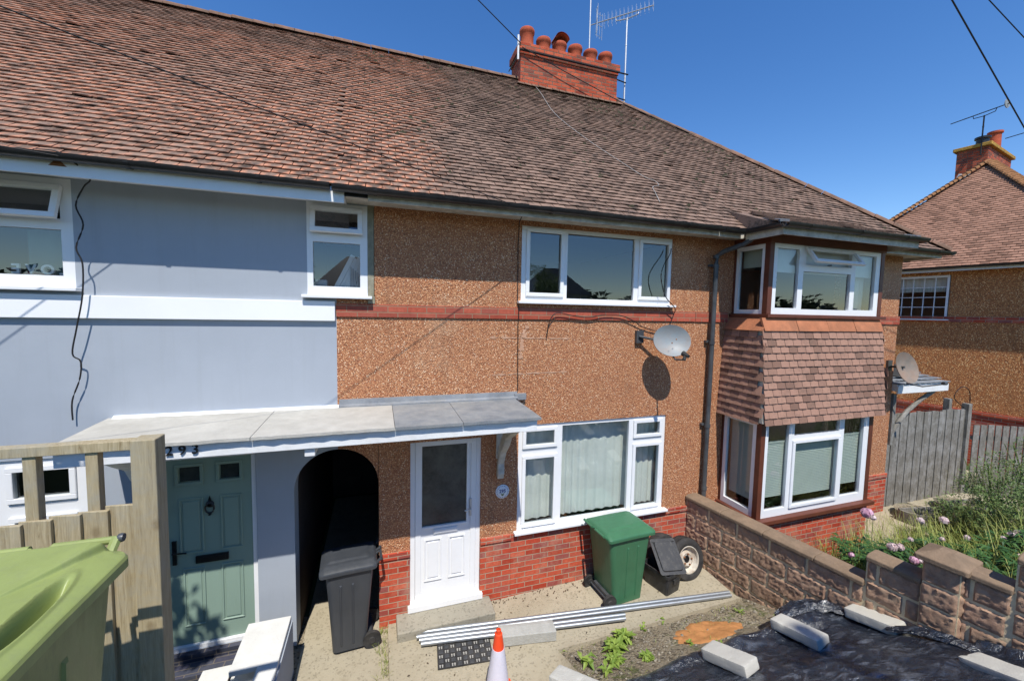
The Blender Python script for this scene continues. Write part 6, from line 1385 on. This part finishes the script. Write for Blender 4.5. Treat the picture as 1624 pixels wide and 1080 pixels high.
for i in range(900):
    x, y = rnd(6.2, 9.2), rnd(-2.7, -1.1); blade(mb, (x, y, gz(x, y)), (rnd(-.4, .4), rnd(-.4, .4), 1), rnd(.7, 1.15), .011, rnd(.3, .9), t=(rnd(.3, 1), 0, 0))
stuff(mb.build('tall_grass', 'grass'), 'tall yellow-green grass growing among the peonies', 'grass')
mb = MB()
for i in range(60):
    x, y = rnd(8.6, 11.5), rnd(-2.1, -1.0); h = rnd(1.0, 1.65); a = rnd(-.12, .12); b = rnd(-.1, .1); g0 = gz(x, y)
    mb.tube([(x, y, g0), (x+a*h*.5, y+b*h*.5, g0+h*.55), (x+a*h*1.3, y+b*h, g0+h)], .0018, 4)
    for k in range(12):
        s = k/12; q = Vector((x+a*h*(1.0+.3*s), y+b*h, g0+h*(.86+.16*s))); leaf(mb, q, (rnd(-1, 1), rnd(-1, 1), rnd(0, .8)), .03, .006)
stuff(mb.build('seed_heads', 'straw'), 'dry grass seed heads rising in front of the close-board fence', 'grass')
mb = MB()
for i in range(150):
    x, y = rnd(7.6, 9.3), rnd(-.75, .0); blade(mb, (x, y, gz(x, y)+.03), (rnd(-.3, .3), rnd(-.3, .3), 1), rnd(.15, .45), .005, rnd(.1, .6))
stuff(mb.build('path_grass', 'straw'), 'yellow grass in the joints of the end house path', 'grass')

# ------------------------------------------------------------------ things behind the photographer: they cast the dappled shade and are mirrored in the panes
def tree(x, y, g0, h, cr, cz, n, label, size=.07, dens=26, name='tree', extra=()):
    r = empty(name, (x, y, g0), label, 'tree', None); mb = MB(); top = Vector((x, y, g0+cz))
    mb.tube([(x, y, g0), (x+.05, y, g0+h*.3), top], [.09*h/6, .07*h/6, .03*h/6], 8)
    cl = []
    for i in range(dens):
        d = Vector((random.gauss(0, 1), random.gauss(0, 1), random.gauss(0, .9))).normalized()*random.random()**.45; c = Vector((x, y, g0+cz))+Vector((d.x*cr, d.y*cr, d.z*(h-cz)))
        cl.append((c, rnd(.16, .30)*cr)); mb.tube([(x, y, g0+cz*.75), (Vector((x, y, g0+cz*.8))+c)/2+Vector((0, 0, .1)), c], [.03*h/6, .018*h/6, .006], 5)
    for (c, s_) in extra:
        c = Vector(c); mb.tube([(x, y, g0+cz), (Vector((x, y, g0+cz))+c)/2+Vector((0, 0, .15)), c], [.03, .018, .006], 5); cl += [(c, s_)]*2
    mb.build('trunk', 'bark', r); lf = MB()
    for i in range(n):
        c, s_ = random.choice(cl); d = Vector((random.gauss(0, 1), random.gauss(0, 1), random.gauss(0, 1))).normalized(); leaf(lf, c+d*s_*random.random()**.4, d, size*rnd(.7, 1.3), size*rnd(.4, .6), .2)
    lf.build('crown', 'bush_leaf', r); return r
tree(-6.4, -2.75, 1.9, 5.2, 1.2, 3.7, 2400, 'small leafy tree standing left of the photo, beyond the timber fence', .10, 22, extra=[((-2.6, -2.75, 5.1), .30), ((-2.25, -2.75, 4.8), .16), ((-2.6, -2.7, 5.3), .15)])
tree(4.5, -38, 1, 8.5, 3.2, 4.2, 2600, 'round street tree across the road, mirrored in the upstairs windows', .3)
tree(17.5, -40, 0, 10, 3.6, 5, 2600, 'taller street tree across the road further right', .3)
tree(-9, -39, 0, 9.5, 3.4, 4.6, 2400, 'street tree across the road on the left', .3)
for (x, lab) in ((10, 'pale house across the road with a hipped roof, seen only in reflections'), (-2.5, 'rendered house across the road between two trees'), (24, 'house across the road at the far right')):
    r = empty('house_opposite', (x, -49, 0), lab, 'house', 'houses across the road'); mb = MB(); mb.box(x-4, x+4, -53, -46, -1, 6.6); mb.build('wall', 'render_blue' if x < 0 else 'felt_pale', r)
    mb = MB(); mb.add([(x-4.4, -45.6, 6.6), (x+4.4, -45.6, 6.6), (x+4.4, -53.4, 6.6), (x-4.4, -53.4, 6.6), (x-1.2, -49.5, 10.4), (x+1.2, -49.5, 10.4)], [(0,4,5,1)[::-1], (1,5,2)[::-1], (2,5,4,3)[::-1], (3,4,0)[::-1]]); mb.build('roof', 'gunmetal', r)
    for wx in (-2.4, 1.2):
        for wz in (2.9, 5.0): mb = MB(); mb.box(x+wx, x+wx+1.4, -45.99, -45.96, wz-.4, wz+.8); mb.build('window', 'frosted', r)
for (x, y, h_, lab) in ((1.5, -41, 7.5, 'bushy tree behind the street lamp across the road'), (8.2, -43, 8.5, 'bushy tree between two houses across the road'), (13.5, -42, 7.5, 'lower bushy tree to the right across the road'), (21, -44, 9.5, 'broad tree far right across the road')):
    tree(x, y, 0, h_, 3.4, h_*.62, 1500, lab, .4, 20)
mb = MB()
for i in range(5200):
    x = rnd(-110, 110); hh = 7.2+3.2*noise.noise((x*.05, 1, 1))+2.2*noise.noise((x*.21, 3, 1))+1.2*noise.noise((x*.8, 3, 1)); z = -1+(hh+1)*sqrt(random.random()); d = (rnd(-1, 1), rnd(-1, 1), rnd(-1, 1)); leaf(mb, (x, -66+rnd(-3, 3), z), d, rnd(1.4, 2.6), rnd(1.2, 2.0), .2)
stuff(mb.build('tree_line', 'far_leaf'), 'far belt of trees beyond the houses across the road, seen only mirrored in panes', 'trees')
lp = empty('street_lamp', (1.5, -15.8, 2), 'grey street lamp across the road with a curved arm', 'street lamp')
mb = MB(); mb.tube(smoothpts([(1.5, -15.8, 2), (1.5, -15.8, 8.6), (1.4, -15.8, 9.2), (.9, -15.8, 9.45), (.1, -15.8, 9.5)], 5), .055, 8); mb.build('lamp_post', 'galv', lp, smooth=True)
mb = MB(); mb.box(-.55, .1, -15.9, -15.7, 9.42, 9.54); mb.build('lamp_head', 'felt_grey', lp, bevel=.03)
tp = empty('telegraph_pole', (3.05, -8.7, 2.0), 'brown wooden telegraph pole behind the photographer casting its shade on the soil', 'telegraph pole')
mb = MB(); mb.tube([(3.05, -8.7, 1.9), (3.05, -8.7, 11.4)], [.13, .09], 12); mb.build('pole', 'bark', tp, smooth=True)
mb = MB(); mb.box(2.6, 3.5, -8.78, -8.70, 11.0, 11.1); mb.build('crossbar', 'bark', tp)
